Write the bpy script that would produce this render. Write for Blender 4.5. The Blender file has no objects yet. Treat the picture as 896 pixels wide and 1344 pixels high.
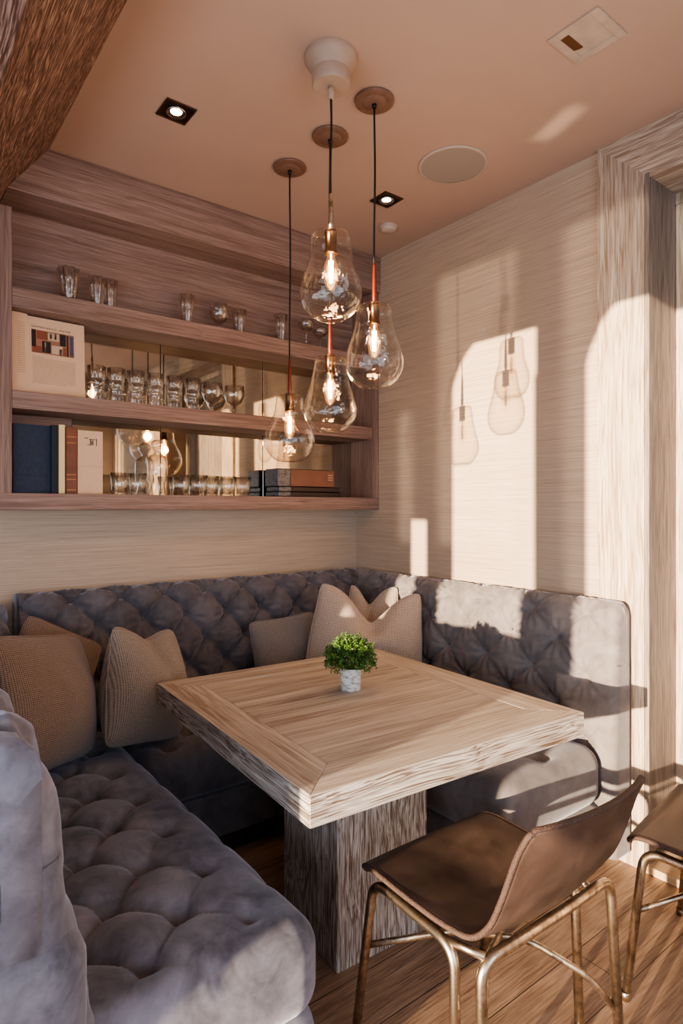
import bpy, bmesh, math, random
from mathutils import Vector, Matrix, Euler, noise as mnoise
random.seed(7)
PI = math.pi
scn = bpy.context.scene
COL = scn.collection

# ------------------------------------------------------------------ helpers
def link(o):
    COL.objects.link(o)
    return o

def thing(name, label, cat, loc=(0, 0, 0), rot=(0, 0, 0), group=None):
    o = link(bpy.data.objects.new(name, None))
    o.location = loc
    o.rotation_euler = rot
    o.empty_display_size = 0.05
    o['label'] = label
    o['category'] = cat
    if group:
        o['group'] = group
    return o

def tag(o, label, cat, group=None):
    o['label'] = label
    o['category'] = cat
    if group:
        o['group'] = group
    return o

def obj(name, bm, mat, parent=None, smooth=False, loc=None, rot=None):
    me = bpy.data.meshes.new(name)
    bmesh.ops.recalc_face_normals(bm, faces=bm.faces)
    bm.to_mesh(me)
    bm.free()
    mats = mat if isinstance(mat, (list, tuple)) else [mat]
    for m in mats:
        me.materials.append(m)
    if smooth:
        me.polygons.foreach_set('use_smooth', [True] * len(me.polygons))
        if smooth == 'auto':
            try:
                me.set_sharp_from_angle(angle=math.radians(40))
            except Exception:
                pass
    o = link(bpy.data.objects.new(name, me))
    if parent is not None:
        o.parent = parent
    if loc is not None:
        o.location = loc
    if rot is not None:
        o.rotation_euler = rot
    return o

def struct(name, bm, mat, parent=None, smooth=False):
    o = obj(name, bm, mat, parent, smooth)
    if parent is None:
        o['kind'] = 'structure'
    return o

def dup(root, label, loc=None, rot=None):
    r = link(root.copy())
    r['label'] = label
    if loc is not None:
        r.location = loc
    if rot is not None:
        r.rotation_euler = rot
    for ch in list(root.children):
        c = link(ch.copy())
        c.parent = r
        for g in list(ch.children):
            d = link(g.copy())
            d.parent = c
    return r

def NB():
    return bmesh.new()

def box(bm, x0, x1, y0, y1, z0, z1, bevel=0.0, segs=2, M=None):
    r = bmesh.ops.create_cube(bm, size=1.0)
    vs = r['verts']
    for v in vs:
        v.co.x = (x0 + x1) / 2 + v.co.x * (x1 - x0)
        v.co.y = (y0 + y1) / 2 + v.co.y * (y1 - y0)
        v.co.z = (z0 + z1) / 2 + v.co.z * (z1 - z0)
    if bevel > 0:
        es = list({e for v in vs for e in v.link_edges})
        rb = bmesh.ops.bevel(bm, geom=es, offset=bevel, segments=segs, profile=0.5, affect='EDGES')
        vs = list({v for f in rb['faces'] for v in f.verts} | {v for v in vs if v.is_valid})
    if M is not None:
        for v in vs:
            v.co = M @ v.co
    return vs

def bbox_bm(x0, x1, y0, y1, z0, z1, bevel=0.003):
    bm = NB()
    box(bm, x0, x1, y0, y1, z0, z1, bevel)
    return bm

def prism(bm, pts, axis, a0, a1):
    """extrude 2D polygon pts along axis ('x','y','z')."""
    def mk(p, a):
        if axis == 'x':
            return (a, p[0], p[1])
        if axis == 'y':
            return (p[0], a, p[1])
        return (p[0], p[1], a)
    v0 = [bm.verts.new(mk(p, a0)) for p in pts]
    v1 = [bm.verts.new(mk(p, a1)) for p in pts]
    n = len(pts)
    bm.faces.new(v0)
    bm.faces.new(list(reversed(v1)))
    for i in range(n):
        bm.faces.new((v0[i], v0[(i + 1) % n], v1[(i + 1) % n], v1[i]))

def lathe(bm, prof, n=32, center=(0, 0, 0), flute=None, close=False):
    """prof: list of (r,z). flute: f(r,z,theta)->r"""
    rings = []
    for (r, z) in prof:
        if r < 1e-6:
            rings.append([bm.verts.new((center[0], center[1], center[2] + z))])
        else:
            ring = []
            for i in range(n):
                t = 2 * PI * i / n
                rr = flute(r, z, t) if flute else r
                ring.append(bm.verts.new((center[0] + rr * math.cos(t), center[1] + rr * math.sin(t), center[2] + z)))
            rings.append(ring)
    for a, b in zip(rings[:-1], rings[1:]):
        if len(a) == 1 and len(b) == 1:
            continue
        if len(a) == 1:
            for i in range(n):
                bm.faces.new((a[0], b[i], b[(i + 1) % n]))
        elif len(b) == 1:
            for i in range(n):
                bm.faces.new((a[i], a[(i + 1) % n], b[0]))
        else:
            for i in range(n):
                bm.faces.new((a[i], a[(i + 1) % n], b[(i + 1) % n], b[i]))

def spline(pts, n=8):
    """Catmull-Rom through tuples of any dimension"""
    P = [tuple(p) for p in pts]
    P = [tuple(2 * a - b for a, b in zip(P[0], P[1]))] + P + [tuple(2 * a - b for a, b in zip(P[-1], P[-2]))]
    out = []
    for i in range(1, len(P) - 2):
        p0, p1, p2, p3 = P[i - 1], P[i], P[i + 1], P[i + 2]
        for k in range(n):
            t = k / n
            out.append(tuple(0.5 * (2 * b + (c - a) * t + (2 * a - 5 * b + 4 * c - d) * t * t + (3 * b - a - 3 * c + d) * t ** 3)
                             for a, b, c, d in zip(p0, p1, p2, p3)))
    out.append(P[-2])
    return out

def fillet(pts, r, n=6):
    P = [Vector(p) for p in pts]
    out = [P[0]]
    for i in range(1, len(P) - 1):
        a, b, c = P[i - 1], P[i], P[i + 1]
        d1, d2 = (a - b), (c - b)
        rr = min(r, d1.length * 0.48, d2.length * 0.48)
        s, e = b + d1.normalized() * rr, b + d2.normalized() * rr
        for k in range(n + 1):
            t = k / n
            out.append((1 - t) ** 2 * s + 2 * t * (1 - t) * b + t * t * e)
    out.append(P[-1])
    return out

def tube(bm, pts, rad, seg=10):
    P = [Vector(p) for p in pts]
    n = len(P)
    rads = rad if isinstance(rad, (list, tuple)) else [rad] * n
    T = []
    for i in range(n):
        d = P[min(i + 1, n - 1)] - P[max(i - 1, 0)]
        T.append(d.normalized())
    up = Vector((0, 0, 1)) if abs(T[0].z) < 0.9 else Vector((1, 0, 0))
    N = (up - T[0] * up.dot(T[0])).normalized()
    rings = []
    for i in range(n):
        N = (N - T[i] * N.dot(T[i])).normalized()
        B = T[i].cross(N)
        rings.append([bm.verts.new(P[i] + (N * math.cos(2 * PI * k / seg) + B * math.sin(2 * PI * k / seg)) * rads[i]) for k in range(seg)])
    for a, b in zip(rings[:-1], rings[1:]):
        for k in range(seg):
            bm.faces.new((a[k], a[(k + 1) % seg], b[(k + 1) % seg], b[k]))
    bm.faces.new(list(reversed(rings[0])))
    bm.faces.new(rings[-1])

def smoothstep(a, b, x):
    t = max(0.0, min(1.0, (x - a) / (b - a)))
    return t * t * (3 - 2 * t)

# ------------------------------------------------------------------ materials
class NT:
    def __init__(self, name):
        self.m = bpy.data.materials.new(name)
        self.m.use_nodes = True
        self.t = self.m.node_tree
        self.t.nodes.clear()
        self.out = self.n('ShaderNodeOutputMaterial')
    def n(self, kind, **kw):
        nd = self.t.nodes.new(kind)
        for k, v in kw.items():
            setattr(nd, k, v)
        return nd
    def l(self, a, b):
        self.t.links.new(a, b)
    def val(self, sock, v):
        sock.default_value = v
    def bsdf(self, **kw):
        b = self.n('ShaderNodeBsdfPrincipled')
        for k, v in kw.items():
            b.inputs[k].default_value = v
        self.l(b.outputs[0], self.out.inputs[0])
        return b
    def coords(self, scale=(1, 1, 1), rot=(0, 0, 0), kind='Object'):
        tc = self.n('ShaderNodeTexCoord')
        mp = self.n('ShaderNodeMapping')
        mp.inputs['Scale'].default_value = scale
        mp.inputs['Rotation'].default_value = rot
        self.l(tc.outputs[kind], mp.inputs['Vector'])
        return mp.outputs[0]
    def noise(self, vec, scale=5, detail=3, rough=0.5, dist=0.0):
        nd = self.n('ShaderNodeTexNoise')
        nd.inputs['Scale'].default_value = scale
        nd.inputs['Detail'].default_value = detail
        nd.inputs['Roughness'].default_value = rough
        nd.inputs['Distortion'].default_value = dist
        self.l(vec, nd.inputs['Vector'])
        return nd.outputs['Fac']
    def math(self, op, a, b=None, clamp=False):
        nd = self.n('ShaderNodeMath', operation=op, use_clamp=clamp)
        for i, x in enumerate((a, b)):
            if x is None:
                continue
            if isinstance(x, (int, float)):
                nd.inputs[i].default_value = x
            else:
                self.l(x, nd.inputs[i])
        return nd.outputs[0]
    def ramp(self, fac, stops):
        nd = self.n('ShaderNodeValToRGB')
        el = nd.color_ramp.elements
        while len(el) < len(stops):
            el.new(0.5)
        for e, (p, c) in zip(el, stops):
            e.position = p
            e.color = c if len(c) == 4 else (*c, 1)
        self.l(fac, nd.inputs[0])
        return nd.outputs[0]
    def mix(self, fac, a, b, mode='MIX'):
        nd = self.n('ShaderNodeMix', data_type='RGBA', blend_type=mode)
        for idx, x in ((0, fac), (6, a), (7, b)):
            if isinstance(x, (int, float)):
                nd.inputs[idx].default_value = x
            elif isinstance(x, tuple):
                nd.inputs[idx].default_value = x if len(x) == 4 else (*x, 1)
            else:
                self.l(x, nd.inputs[idx])
        return nd.outputs[2]
    def bump(self, h, bsdf, strength=0.3, dist=0.01):
        nd = self.n('ShaderNodeBump')
        nd.inputs['Strength'].default_value = strength
        nd.inputs['Distance'].default_value = dist
        self.l(h, nd.inputs['Height'])
        self.l(nd.outputs[0], bsdf.inputs['Normal'])

def srgb(r, g, b):
    f = lambda c: (c / 255 / 12.92) if c / 255 <= 0.04045 else ((c / 255 + 0.055) / 1.055) ** 2.4
    return (f(r), f(g), f(b), 1)

def wood(name, axis, dark, light, bump=0.25, rough=0.6, across=170.0, along=7.0, warp=0.03, fleck=0.5, contrast=(0.36, 0.66), fine=420.0, cath=0.25, tonev=0.14):
    """limed, wire brushed oak: wavy pale flecks that follow the grain, over fine fibres and broad tone"""
    k = NT(name)
    ai = 'xyz'.index(axis)
    tc = k.n('ShaderNodeTexCoord')
    # slow sideways wander of the grain
    sw = [5.0] * 3
    sw[ai] = 1.6
    mp = k.n('ShaderNodeMapping')
    mp.inputs['Scale'].default_value = sw
    k.l(tc.outputs['Object'], mp.inputs['Vector'])
    wn = k.n('ShaderNodeTexNoise')
    wn.inputs['Scale'].default_value = 1.0
    wn.inputs['Detail'].default_value = 2.0
    k.l(mp.outputs[0], wn.inputs['Vector'])
    off = k.n('ShaderNodeVectorMath', operation='MULTIPLY_ADD')
    k.l(wn.outputs['Color'], off.inputs[0])
    w = [warp] * 3
    w[ai] = 0.0
    off.inputs[1].default_value = w
    k.l(tc.outputs['Object'], off.inputs[2])
    def stretched(ac, al, detail, dist):
        m = k.n('ShaderNodeMapping')
        sc = [ac] * 3
        sc[ai] = al
        m.inputs['Scale'].default_value = sc
        k.l(off.outputs[0], m.inputs['Vector'])
        return k.noise(m.outputs[0], 1.0, detail, 0.6, dist)
    f1 = stretched(across, along, 2.0, 0.6)
    f2 = stretched(fine, along * 1.6, 2.0, 0.0)
    c1 = stretched(across * 0.16, along * 0.16, 2.0, 0.3)
    mask = k.math('ADD', k.math('MULTIPLY', f1, fleck), k.math('MULTIPLY', f2, max(0.05, 1.0 - fleck - cath)))
    mask = k.math('ADD', mask, k.math('MULTIPLY', c1, cath))
    c = k.ramp(mask, [(contrast[0], dark), (contrast[1], light)])
    st = [2.4] * 3
    st[ai] = 0.5
    nt = k.noise(k.coords(tuple(st)), 1.0, 2)
    tone = k.ramp(nt, [(0.3, (1 - tonev,) * 3), (0.7, (1 + tonev * 0.7,) * 3)])
    c = k.mix(1.0, c, tone, 'MULTIPLY')
    b = k.bsdf(Roughness=rough)
    b.inputs['Specular IOR Level'].default_value = 0.35
    k.l(c, b.inputs['Base Color'])
    k.bump(mask, b, bump, 0.004)
    return k.m

W_D, W_L = srgb(112, 84, 72), srgb(162, 136, 124)
T_D, T_L = srgb(138, 118, 102), srgb(210, 198, 184)
WK = dict(across=110, along=3.0, fleck=0.35, cath=0.3, contrast=(0.38, 0.62))
WOODX = wood('cerused_oak_x', 'x', W_D, W_L, **WK)
WOODY = wood('cerused_oak_y', 'y', W_D, W_L, **WK)
WOODZ = wood('cerused_oak_z', 'z', W_D, W_L, **WK)
SOFF = wood('soffit_oak', 'y', srgb(94, 66, 55), srgb(188, 158, 143), 0.6, across=185, along=9, warp=0.10, fleck=0.78, cath=0.14, contrast=(0.45, 0.65))
TK = dict(bump=0.5, across=95, along=2.6, fleck=0.45, cath=0.3, contrast=(0.36, 0.64), warp=0.035)
TOPX = wood('table_oak_x', 'x', T_D, T_L, **TK)
TOPY = wood('table_oak_y', 'y', T_D, T_L, **TK)
EK = dict(bump=1.0, across=240, along=4.5, warp=0.07, fleck=0.75, cath=0.15, contrast=(0.40, 0.60))
EDGEX = wood('table_edge_x', 'x', srgb(112, 88, 70), srgb(214, 204, 194), **EK)
EDGEY = wood('table_edge_y', 'y', srgb(110, 92, 80), srgb(208, 204, 200), **EK)
PED = wood('pedestal_oak', 'z', srgb(112, 92, 78), srgb(206, 200, 194), 0.9, across=200, along=9, warp=0.08, fleck=0.75, cath=0.15, contrast=(0.42, 0.62))
TRZ = wood('trim_oak_z', 'z', srgb(150, 126, 106), srgb(212, 194, 174), 0.4, across=120, along=5, fleck=0.6, cath=0.2, contrast=(0.40, 0.62))
TRY = wood('trim_oak_y', 'y', srgb(146, 122, 104), srgb(206, 188, 168), 0.4, across=120, along=5, fleck=0.6, cath=0.2, contrast=(0.40, 0.62))
GREYZ = wood('grey_oak_z', 'z', srgb(104, 90, 80), srgb(160, 146, 134), 0.3, across=120, along=5, fleck=0.5, cath=0.2, contrast=(0.38, 0.64))
SILL = wood('sill_oak', 'y', srgb(184, 152, 116), srgb(216, 188, 152), 0.15, across=70, along=2.0, fleck=0.3, cath=0.4)
PLINTH = wood('plinth_oak', 'x', srgb(40, 28, 24), srgb(64, 46, 38), 0.3, across=100, along=4)

def floor_mat():
    k = NT('floor_planks')
    tc = k.coords((1, 1, 1))
    br = k.n('ShaderNodeTexBrick')
    br.inputs['Scale'].default_value = 1.0
    br.inputs['Brick Width'].default_value = 1.7
    br.inputs['Row Height'].default_value = 0.17
    br.inputs['Mortar Size'].default_value = 0.0016
    br.inputs['Mortar Smooth'].default_value = 0.1
    br.inputs['Color1'].default_value = (0.9, 0.9, 0.9, 1)
    br.inputs['Color2'].default_value = (0.74, 0.72, 0.70, 1)
    br.inputs['Mortar'].default_value = (0.12, 0.1, 0.08, 1)
    br.offset = 0.37
    k.l(tc, br.inputs['Vector'])
    n1 = k.noise(k.coords((0.4, 3, 3)), 1.0, 1.5, 0.5, 0.3)
    ring = k.math('SINE', k.math('MULTIPLY', n1, 110.0))
    nf = k.noise(k.coords((7, 150, 150)), 1.0, 4, 0.65, 0.4)
    mask = k.math('ADD', k.math('MULTIPLY', ring, 0.05), nf)
    c = k.ramp(mask, [(0.3, srgb(128, 98, 78)), (0.68, srgb(192, 160, 134))])
    c = k.mix(1.0, c, br.outputs['Color'], 'MULTIPLY')
    b = k.bsdf(Roughness=0.42)
    k.l(c, b.inputs['Base Color'])
    k.bump(k.math('ADD', k.math('MULTIPLY', br.outputs['Fac'], -0.6), k.math('MULTIPLY', mask, 0.3)), b, 0.25, 0.004)
    return k.m
FLOOR = floor_mat()

def wallpaper(name, axis):
    k = NT(name)
    s1 = [1.6, 1.6, 210.0]
    n1 = k.noise(k.coords(tuple(s1)), 1.0, 4, 0.6, 0.2)
    n2 = k.noise(k.coords((7.0, 7.0, 420.0)), 1.0, 2, 0.6)
    n3 = k.noise(k.coords((0.8, 0.8, 1.2)), 1.0, 2)
    m = k.math('ADD', k.math('MULTIPLY', n1, 0.65), k.math('MULTIPLY', n2, 0.35))
    c = k.ramp(m, [(0.3, srgb(156, 134, 116)), (0.5, srgb(182, 162, 142)), (0.7, srgb(200, 181, 161))])
    c = k.mix(1.0, c, k.ramp(n3, [(0.3, (0.93, 0.92, 0.91)), (0.7, (1.05, 1.04, 1.03))]), 'MULTIPLY')
    b = k.bsdf(Roughness=0.75)
    k.l(c, b.inputs['Base Color'])
    k.bump(m, b, 0.35, 0.003)
    return k.m
WPAPER = wallpaper('grasscloth', 'x')

def plain(name, col, rough=0.6, metal=0.0, var=0.06, scale=12, bump=0.0, **kw):
    k = NT(name)
    n = k.noise(k.coords((1, 1, 1)), scale, 3)
    lo = tuple(c * (1 - var) for c in col[:3])
    hi = tuple(min(1, c * (1 + var)) for c in col[:3])
    b = k.bsdf(Roughness=rough, Metallic=metal)
    k.l(k.ramp(n, [(0.3, lo), (0.7, hi)]), b.inputs['Base Color'])
    for a, v in kw.items():
        b.inputs[a.replace('_', ' ')].default_value = v
    if bump:
        k.bump(n, b, bump, 0.003)
    return k.m

CEIL = plain('ceiling_plaster', srgb(186, 158, 140), 0.5, var=0.03, scale=3)
WALLP = plain('painted_wall', srgb(206, 190, 172), 0.8, var=0.03)
CREAM = plain('cream_enamel', srgb(174, 148, 128), 0.5)
CANOPY = plain('turned_brown_wood', srgb(124, 92, 74), 0.5, var=0.15, scale=30)
BLACK = plain('black_cord', srgb(20, 16, 15), 0.6)
SLEEVE = plain('oxblood_leather', srgb(92, 34, 20), 0.35, var=0.2)
BRONZE = plain('dark_bronze', srgb(120, 92, 70), 0.3, 1.0)
NICKEL = plain('nickel', srgb(196, 180, 166), 0.3, 0.35, var=0.12, scale=18)
BRASS = None
PAPER = plain('paper', srgb(214, 180, 150), 0.8, var=0.03)
PAPER2 = plain('paper_cream', srgb(228, 204, 152), 0.75, var=0.05)
INK = plain('ink', srgb(52, 40, 34), 0.8)
INKL = plain('faded_ink', srgb(176, 146, 120), 0.8)
NAVY = plain('navy_cloth', srgb(42, 52, 72), 0.8, var=0.18, scale=60, bump=0.2)
NAVYD = plain('dark_navy_cloth', srgb(26, 30, 44), 0.7, var=0.15, scale=60)
TAN = plain('brown_leather_binding', srgb(116, 62, 34), 0.45, var=0.25, scale=14, bump=0.2)
GILT = plain('gilt', srgb(190, 128, 70), 0.35, 0.6)
DBROWN = plain('dark_brown_cover', srgb(52, 36, 32), 0.5, var=0.15)
BROWNC = plain('brown_cover', srgb(124, 82, 62), 0.6, var=0.1)
GREYF = plain('foil_grey', srgb(96, 94, 98), 0.35, 0.5, var=0.5, scale=70, bump=0.6)
BTN = plain('button_velvet', srgb(104, 95, 94), 0.7, var=0.1)
SOIL = plain('moss', srgb(60, 52, 30), 0.9, var=0.3, scale=80)
SPKR = plain('speaker_grille', srgb(160, 146, 134), 0.6, var=0.05, scale=300, bump=0.2)
PLASTIC = plain('plastic_white', srgb(190, 172, 156), 0.45)
LENS = plain('lamp_reflector', srgb(210, 200, 190), 0.1, 1.0)
FRAMEW = plain('white_painted_frame', srgb(225, 220, 212), 0.5)

def brass():
    k = NT('aged_brass')
    n = k.noise(k.coords((1, 1, 1)), 28, 4, 0.6)
    b = k.bsdf(Metallic=1.0)
    k.l(k.ramp(n, [(0.35, srgb(146, 126, 106)), (0.55, srgb(208, 190, 168)), (0.8, srgb(232, 220, 204))]), b.inputs['Base Color'])
    k.l(k.ramp(n, [(0.3, (0.42,) * 3), (0.7, (0.24,) * 3)]), b.inputs['Roughness'])
    return k.m
BRASS = brass()

def velvet(name, lo, hi, sheen=(0.75, 0.78, 0.9, 1), scale=4.0):
    k = NT(name)
    v = k.coords((1, 1, 1))
    n = k.noise(v, scale, 5, 0.62, 0.8)
    n2 = k.noise(v, scale * 4, 3, 0.6, 0.5)
    m = k.math('ADD', k.math('MULTIPLY', n, 0.7), k.math('MULTIPLY', n2, 0.3))
    b = k.bsdf(Roughness=0.72)
    k.l(k.ramp(m, [(0.36, lo), (0.62, hi)]), b.inputs['Base Color'])
    b.inputs['Sheen Weight'].default_value = 0.55
    b.inputs['Sheen Roughness'].default_value = 0.42
    b.inputs['Sheen Tint'].default_value = sheen
    b.inputs['Specular IOR Level'].default_value = 0.25
    k.bump(m, b, 0.22, 0.012)
    return k.m
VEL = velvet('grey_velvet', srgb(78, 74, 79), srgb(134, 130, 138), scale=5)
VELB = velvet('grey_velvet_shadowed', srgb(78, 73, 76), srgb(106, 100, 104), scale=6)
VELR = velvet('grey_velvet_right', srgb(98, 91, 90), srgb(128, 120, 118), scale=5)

def linen(name, lo, hi, period=0.007, plane='xz'):
    k = NT(name)
    v = k.coords((1, 1, 1))
    ws = []
    for ax in plane:
        w = k.n('ShaderNodeTexWave', wave_type='BANDS', bands_direction=ax.upper())
        w.inputs['Scale'].default_value = 0.314 / period
        w.inputs['Distortion'].default_value = 1.2
        w.inputs['Detail'].default_value = 2
        w.inputs['Detail Scale'].default_value = 1.5
        k.l(v, w.inputs['Vector'])
        ws.append(w.outputs['Fac'])
    n = k.noise(v, 160, 3, 0.6)
    m = k.math('ADD', k.math('MULTIPLY', k.math('MULTIPLY', ws[0], ws[1]), 0.7), k.math('MULTIPLY', n, 0.5))
    b = k.bsdf(Roughness=0.9)
    k.l(k.ramp(m, [(0.15, lo), (0.75, hi)]), b.inputs['Base Color'])
    b.inputs['Sheen Weight'].default_value = 0.25
    b.inputs['Specular IOR Level'].default_value = 0.1
    k.bump(m, b, 0.6, 0.003)
    return k.m
LIN_BR = linen('brown_woven_linen', srgb(92, 76, 66), srgb(160, 138, 122), 0.0062)
LIN_TP = linen('taupe_woven_linen', srgb(108, 94, 84), srgb(178, 160, 144), 0.0052)
LIN_LT = linen('light_woven_linen', srgb(132, 114, 102), srgb(206, 188, 172), 0.0075)
LIN_GR = linen('grey_woven_linen', srgb(96, 88, 86), srgb(146, 136, 130), 0.005)

def leather():
    k = NT('brown_leather')
    v = k.coords((1, 1, 1))
    n = k.noise(v, 7, 4, 0.6, 0.4)
    f = k.noise(v, 260, 2)
    b = k.bsdf()
    k.l(k.ramp(n, [(0.3, srgb(62, 48, 41)), (0.7, srgb(98, 78, 68))]), b.inputs['Base Color'])
    k.l(k.ramp(n, [(0.3, (0.36,) * 3), (0.7, (0.5,) * 3)]), b.inputs['Roughness'])
    k.bump(k.math('ADD', k.math('MULTIPLY', f, 0.3), n), b, 0.15, 0.003)
    return k.m
LEATHER = leather()
STITCH = plain('worn_leather_edge', srgb(70, 51, 43), 0.7, var=0.4, scale=220, bump=0.8)

def arch_glass(name, tint, edge, glow=0.0, boost=1.0, rough=0.0, wob=0.0, start=0.55, power=4.0):
    """thin-walled glass: clear when seen face on, darker and shinier at grazing angles"""
    k = NT(name)
    lw = k.n('ShaderNodeLayerWeight')
    lw.inputs['Blend'].default_value = 0.3
    c = k.ramp(lw.outputs['Facing'], [(start, tint), (0.95, edge)])
    tr = k.n('ShaderNodeBsdfTransparent')
    k.l(c, tr.inputs['Color'])
    gl = k.n('ShaderNodeBsdfGlossy')
    gl.inputs['Roughness'].default_value = rough
    gl.inputs['Color'].default_value = (1, 0.97, 0.93, 1)
    lw2 = k.n('ShaderNodeLayerWeight')
    lw2.inputs['Blend'].default_value = 0.5
    if wob:
        n = k.noise(k.coords((1, 1, 1)), 22, 2, 0.5)
        bp = k.n('ShaderNodeBump')
        bp.inputs['Strength'].default_value = wob
        bp.inputs['Distance'].default_value = 0.02
        k.l(n, bp.inputs['Height'])
        k.l(bp.outputs[0], gl.inputs['Normal'])
    f = k.math('POWER', lw2.outputs['Facing'], power)
    f = k.math('ADD', k.math('MULTIPLY', f, 0.5 * boost), 0.045 * boost, True)
    mx = k.n('ShaderNodeMixShader')
    k.l(f, mx.inputs[0])
    k.l(tr.outputs[0], mx.inputs[1])
    k.l(gl.outputs[0], mx.inputs[2])
    if glow:
        em = k.n('ShaderNodeEmission')
        em.inputs['Color'].default_value = (1.0, 0.42, 0.13, 1)
        em.inputs['Strength'].default_value = glow
        ad = k.n('ShaderNodeAddShader')
        k.l(mx.outputs[0], ad.inputs[0])
        k.l(em.outputs[0], ad.inputs[1])
        k.l(ad.outputs[0], k.out.inputs[0])
    else:
        k.l(mx.outputs[0], k.out.inputs[0])
    return k.m
PGLASS = arch_glass('blown_glass', (0.975, 0.945, 0.905), (0.58, 0.48, 0.39), 0.0, 1.35, 0.0, 0.35, 0.5, 2.6)
SGLASS = arch_glass('cut_glass', (0.985, 0.98, 0.97), (0.80, 0.77, 0.73), 0.0, 2.3, 0.07, 0.0, 0.15, 2.0)
BULBG = arch_glass('bulb_glass', (0.99, 0.94, 0.86), (0.85, 0.66, 0.42), 0.28, 0.6)

def mirror():
    k = NT('antique_mirror')
    n = k.noise(k.coords((1, 1, 1)), 6, 4)
    b = k.bsdf(Metallic=1.0)
    k.l(k.ramp(n, [(0.3, srgb(176, 164, 148)), (0.7, srgb(200, 190, 176))]), b.inputs['Base Color'])
    b.inputs['Roughness'].default_value = 0.03
    return k.m
MIRROR = mirror()

def emit(name, col, s):
    k = NT(name)
    e = k.n('ShaderNodeEmission')
    e.inputs['Color'].default_value = (*col, 1)
    e.inputs['Strength'].default_value = s
    k.l(e.outputs[0], k.out.inputs[0])
    return k.m
FILA = emit('filament_glow', (1.0, 0.50, 0.17), 85)
DOWN = emit('downlight_glow', (1.0, 0.72, 0.42), 40)

def pot_mat():
    k = NT('birch_pot')
    n = k.noise(k.coords((1, 1, 2.5)), 38, 4, 0.6)
    b = k.bsdf(Roughness=0.7)
    k.l(k.ramp(n, [(0.34, srgb(120, 116, 110)), (0.5, srgb(206, 204, 200)), (0.8, srgb(228, 226, 222))]), b.inputs['Base Color'])
    k.bump(n, b, 0.4, 0.002)
    return k.m
POT = pot_mat()

def leaf_mat():
    k = NT('small_green_leaf')
    n = k.noise(k.coords((1, 1, 1)), 45, 3)
    b = k.bsdf(Roughness=0.5)
    k.l(k.ramp(n, [(0.3, srgb(36, 64, 20)), (0.55, srgb(74, 108, 38)), (0.8, srgb(118, 148, 64))]), b.inputs['Base Color'])
    b.inputs['Subsurface Weight'].default_value = 0.0
    return k.m
LEAF = leaf_mat()

# ------------------------------------------------------------------ room shell
H = 2.87
XL, YF = -3.4, -4.7           # left and front walls (behind the camera)
bm = NB(); box(bm, XL - 0.2, 0.6, YF - 0.2, 0.2, -0.1, 0.0)
struct('floor', bm, FLOOR)
bm = NB(); box(bm, XL - 0.2, 0.6, YF - 0.2, 0.2, H, H + 0.1)
struct('ceiling', bm, CEIL)
bm = NB(); box(bm, XL - 0.2, 0.5, 0.0, 0.15, 0, H)
struct('wall_back', bm, WPAPER)
OY0, OY1, OZ = -1.79, -3.05, 2.69     # opening in the right wall
bm = NB()
box(bm, 0.0, 0.30, OY0, 0.0, 0, H)
box(bm, 0.0, 0.30, OY1, OY0, OZ, H)
box(bm, 0.0, 0.30, YF, OY1, 0, H)
struct('wall_right', bm, WPAPER)
# front wall with a wide window opening
bm = NB()
box(bm, XL, 0.3, YF - 0.15, YF, 0, 0.35)
box(bm, XL, 0.3, YF - 0.15, YF, 2.45, H)
box(bm, XL, -3.1, YF - 0.15, YF, 0.35, 2.45)
box(bm, -0.5, 0.3, YF - 0.15, YF, 0.35, 2.45)
struct('wall_front', bm, WALLP)
bm = NB()
for x in (-3.1, -2.25, -1.4, -0.55):
    box(bm, x, x + 0.05, YF - 0.1, YF - 0.04, 0.35, 2.45)
box(bm, -3.1, -0.5, YF - 0.1, YF - 0.04, 0.35, 0.41)
box(bm, -3.1, -0.5, YF - 0.1, YF - 0.04, 2.39, 2.45)
o = struct('window_1', bm, FRAMEW)

# left wall: a row of tall arched windows
SUN = Vector((1.0, 0.16, -0.0875))
sh = 0.16 * 3.4
WIN = [(-0.785, -1.307), (-1.53, -2.06), (-2.28, -2.80), (-3.02, -3.54)]   # where the light lands on the right wall
wins = [(a - sh, b - sh) for a, b in WIN]
SPR, RAD = 2.305, 0.262
bm = NB()
T0, T1 = XL - 0.12, XL
ys = [0.0]
slot = (-0.49 - sh, -0.62 - sh)
segs = [slot] + wins
prev = 0.0
for i, (a, b) in enumerate(segs):
    box(bm, T0, T1, a, prev, 0, H)
    prev = b
box(bm, T0, T1, YF, prev, 0, H)
box(bm, T0, T1, slot[1], slot[0], 0, 0.7)
box(bm, T0, T1, slot[1], slot[0], 1.64, H)
for (a, b) in wins:
    c, r = (a + b) / 2, (a - b) / 2
    pts = [(a, H), (b, H), (b, SPR)]
    pts[-1] = (b, SPR + RAD)
    for j in range(0, 17):
        t = PI / 2 * j / 16
        pts.append((a - 0.32 * (1 - math.sin(t)), SPR - 0.08 + (RAD + 0.08) * math.cos(t)))
    # split in two halves so each polygon is simple
    half = len(pts)
    prism(bm, pts, 'x', T0, T1)
struct('wall_left', bm, WALLP)
for i, (a, b) in enumerate(wins):
    bm = NB()
    box(bm, XL - 0.09, XL - 0.04, a - 0.015, a, 0, SPR)
    box(bm, XL - 0.09, XL - 0.04, b, b + 0.015, 0, SPR)
    box(bm, XL - 0.09, XL - 0.04, b, a, 0, 0.1)
    struct('window_%d' % (i + 2), bm, FRAMEW)

# sloping oak soffit, upper left
SX0, SX1, SL = -1.80, -2.14, 1.30
SZ1 = H - SL * (SX0 - SX1)
bm = NB()
prism(bm, [(SX0, H), (SX1, SZ1), (-2.42, SZ1), (-2.42, H)], 'y', -2.75, -0.0)
struct('trim_1', bm, SOFF)

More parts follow.
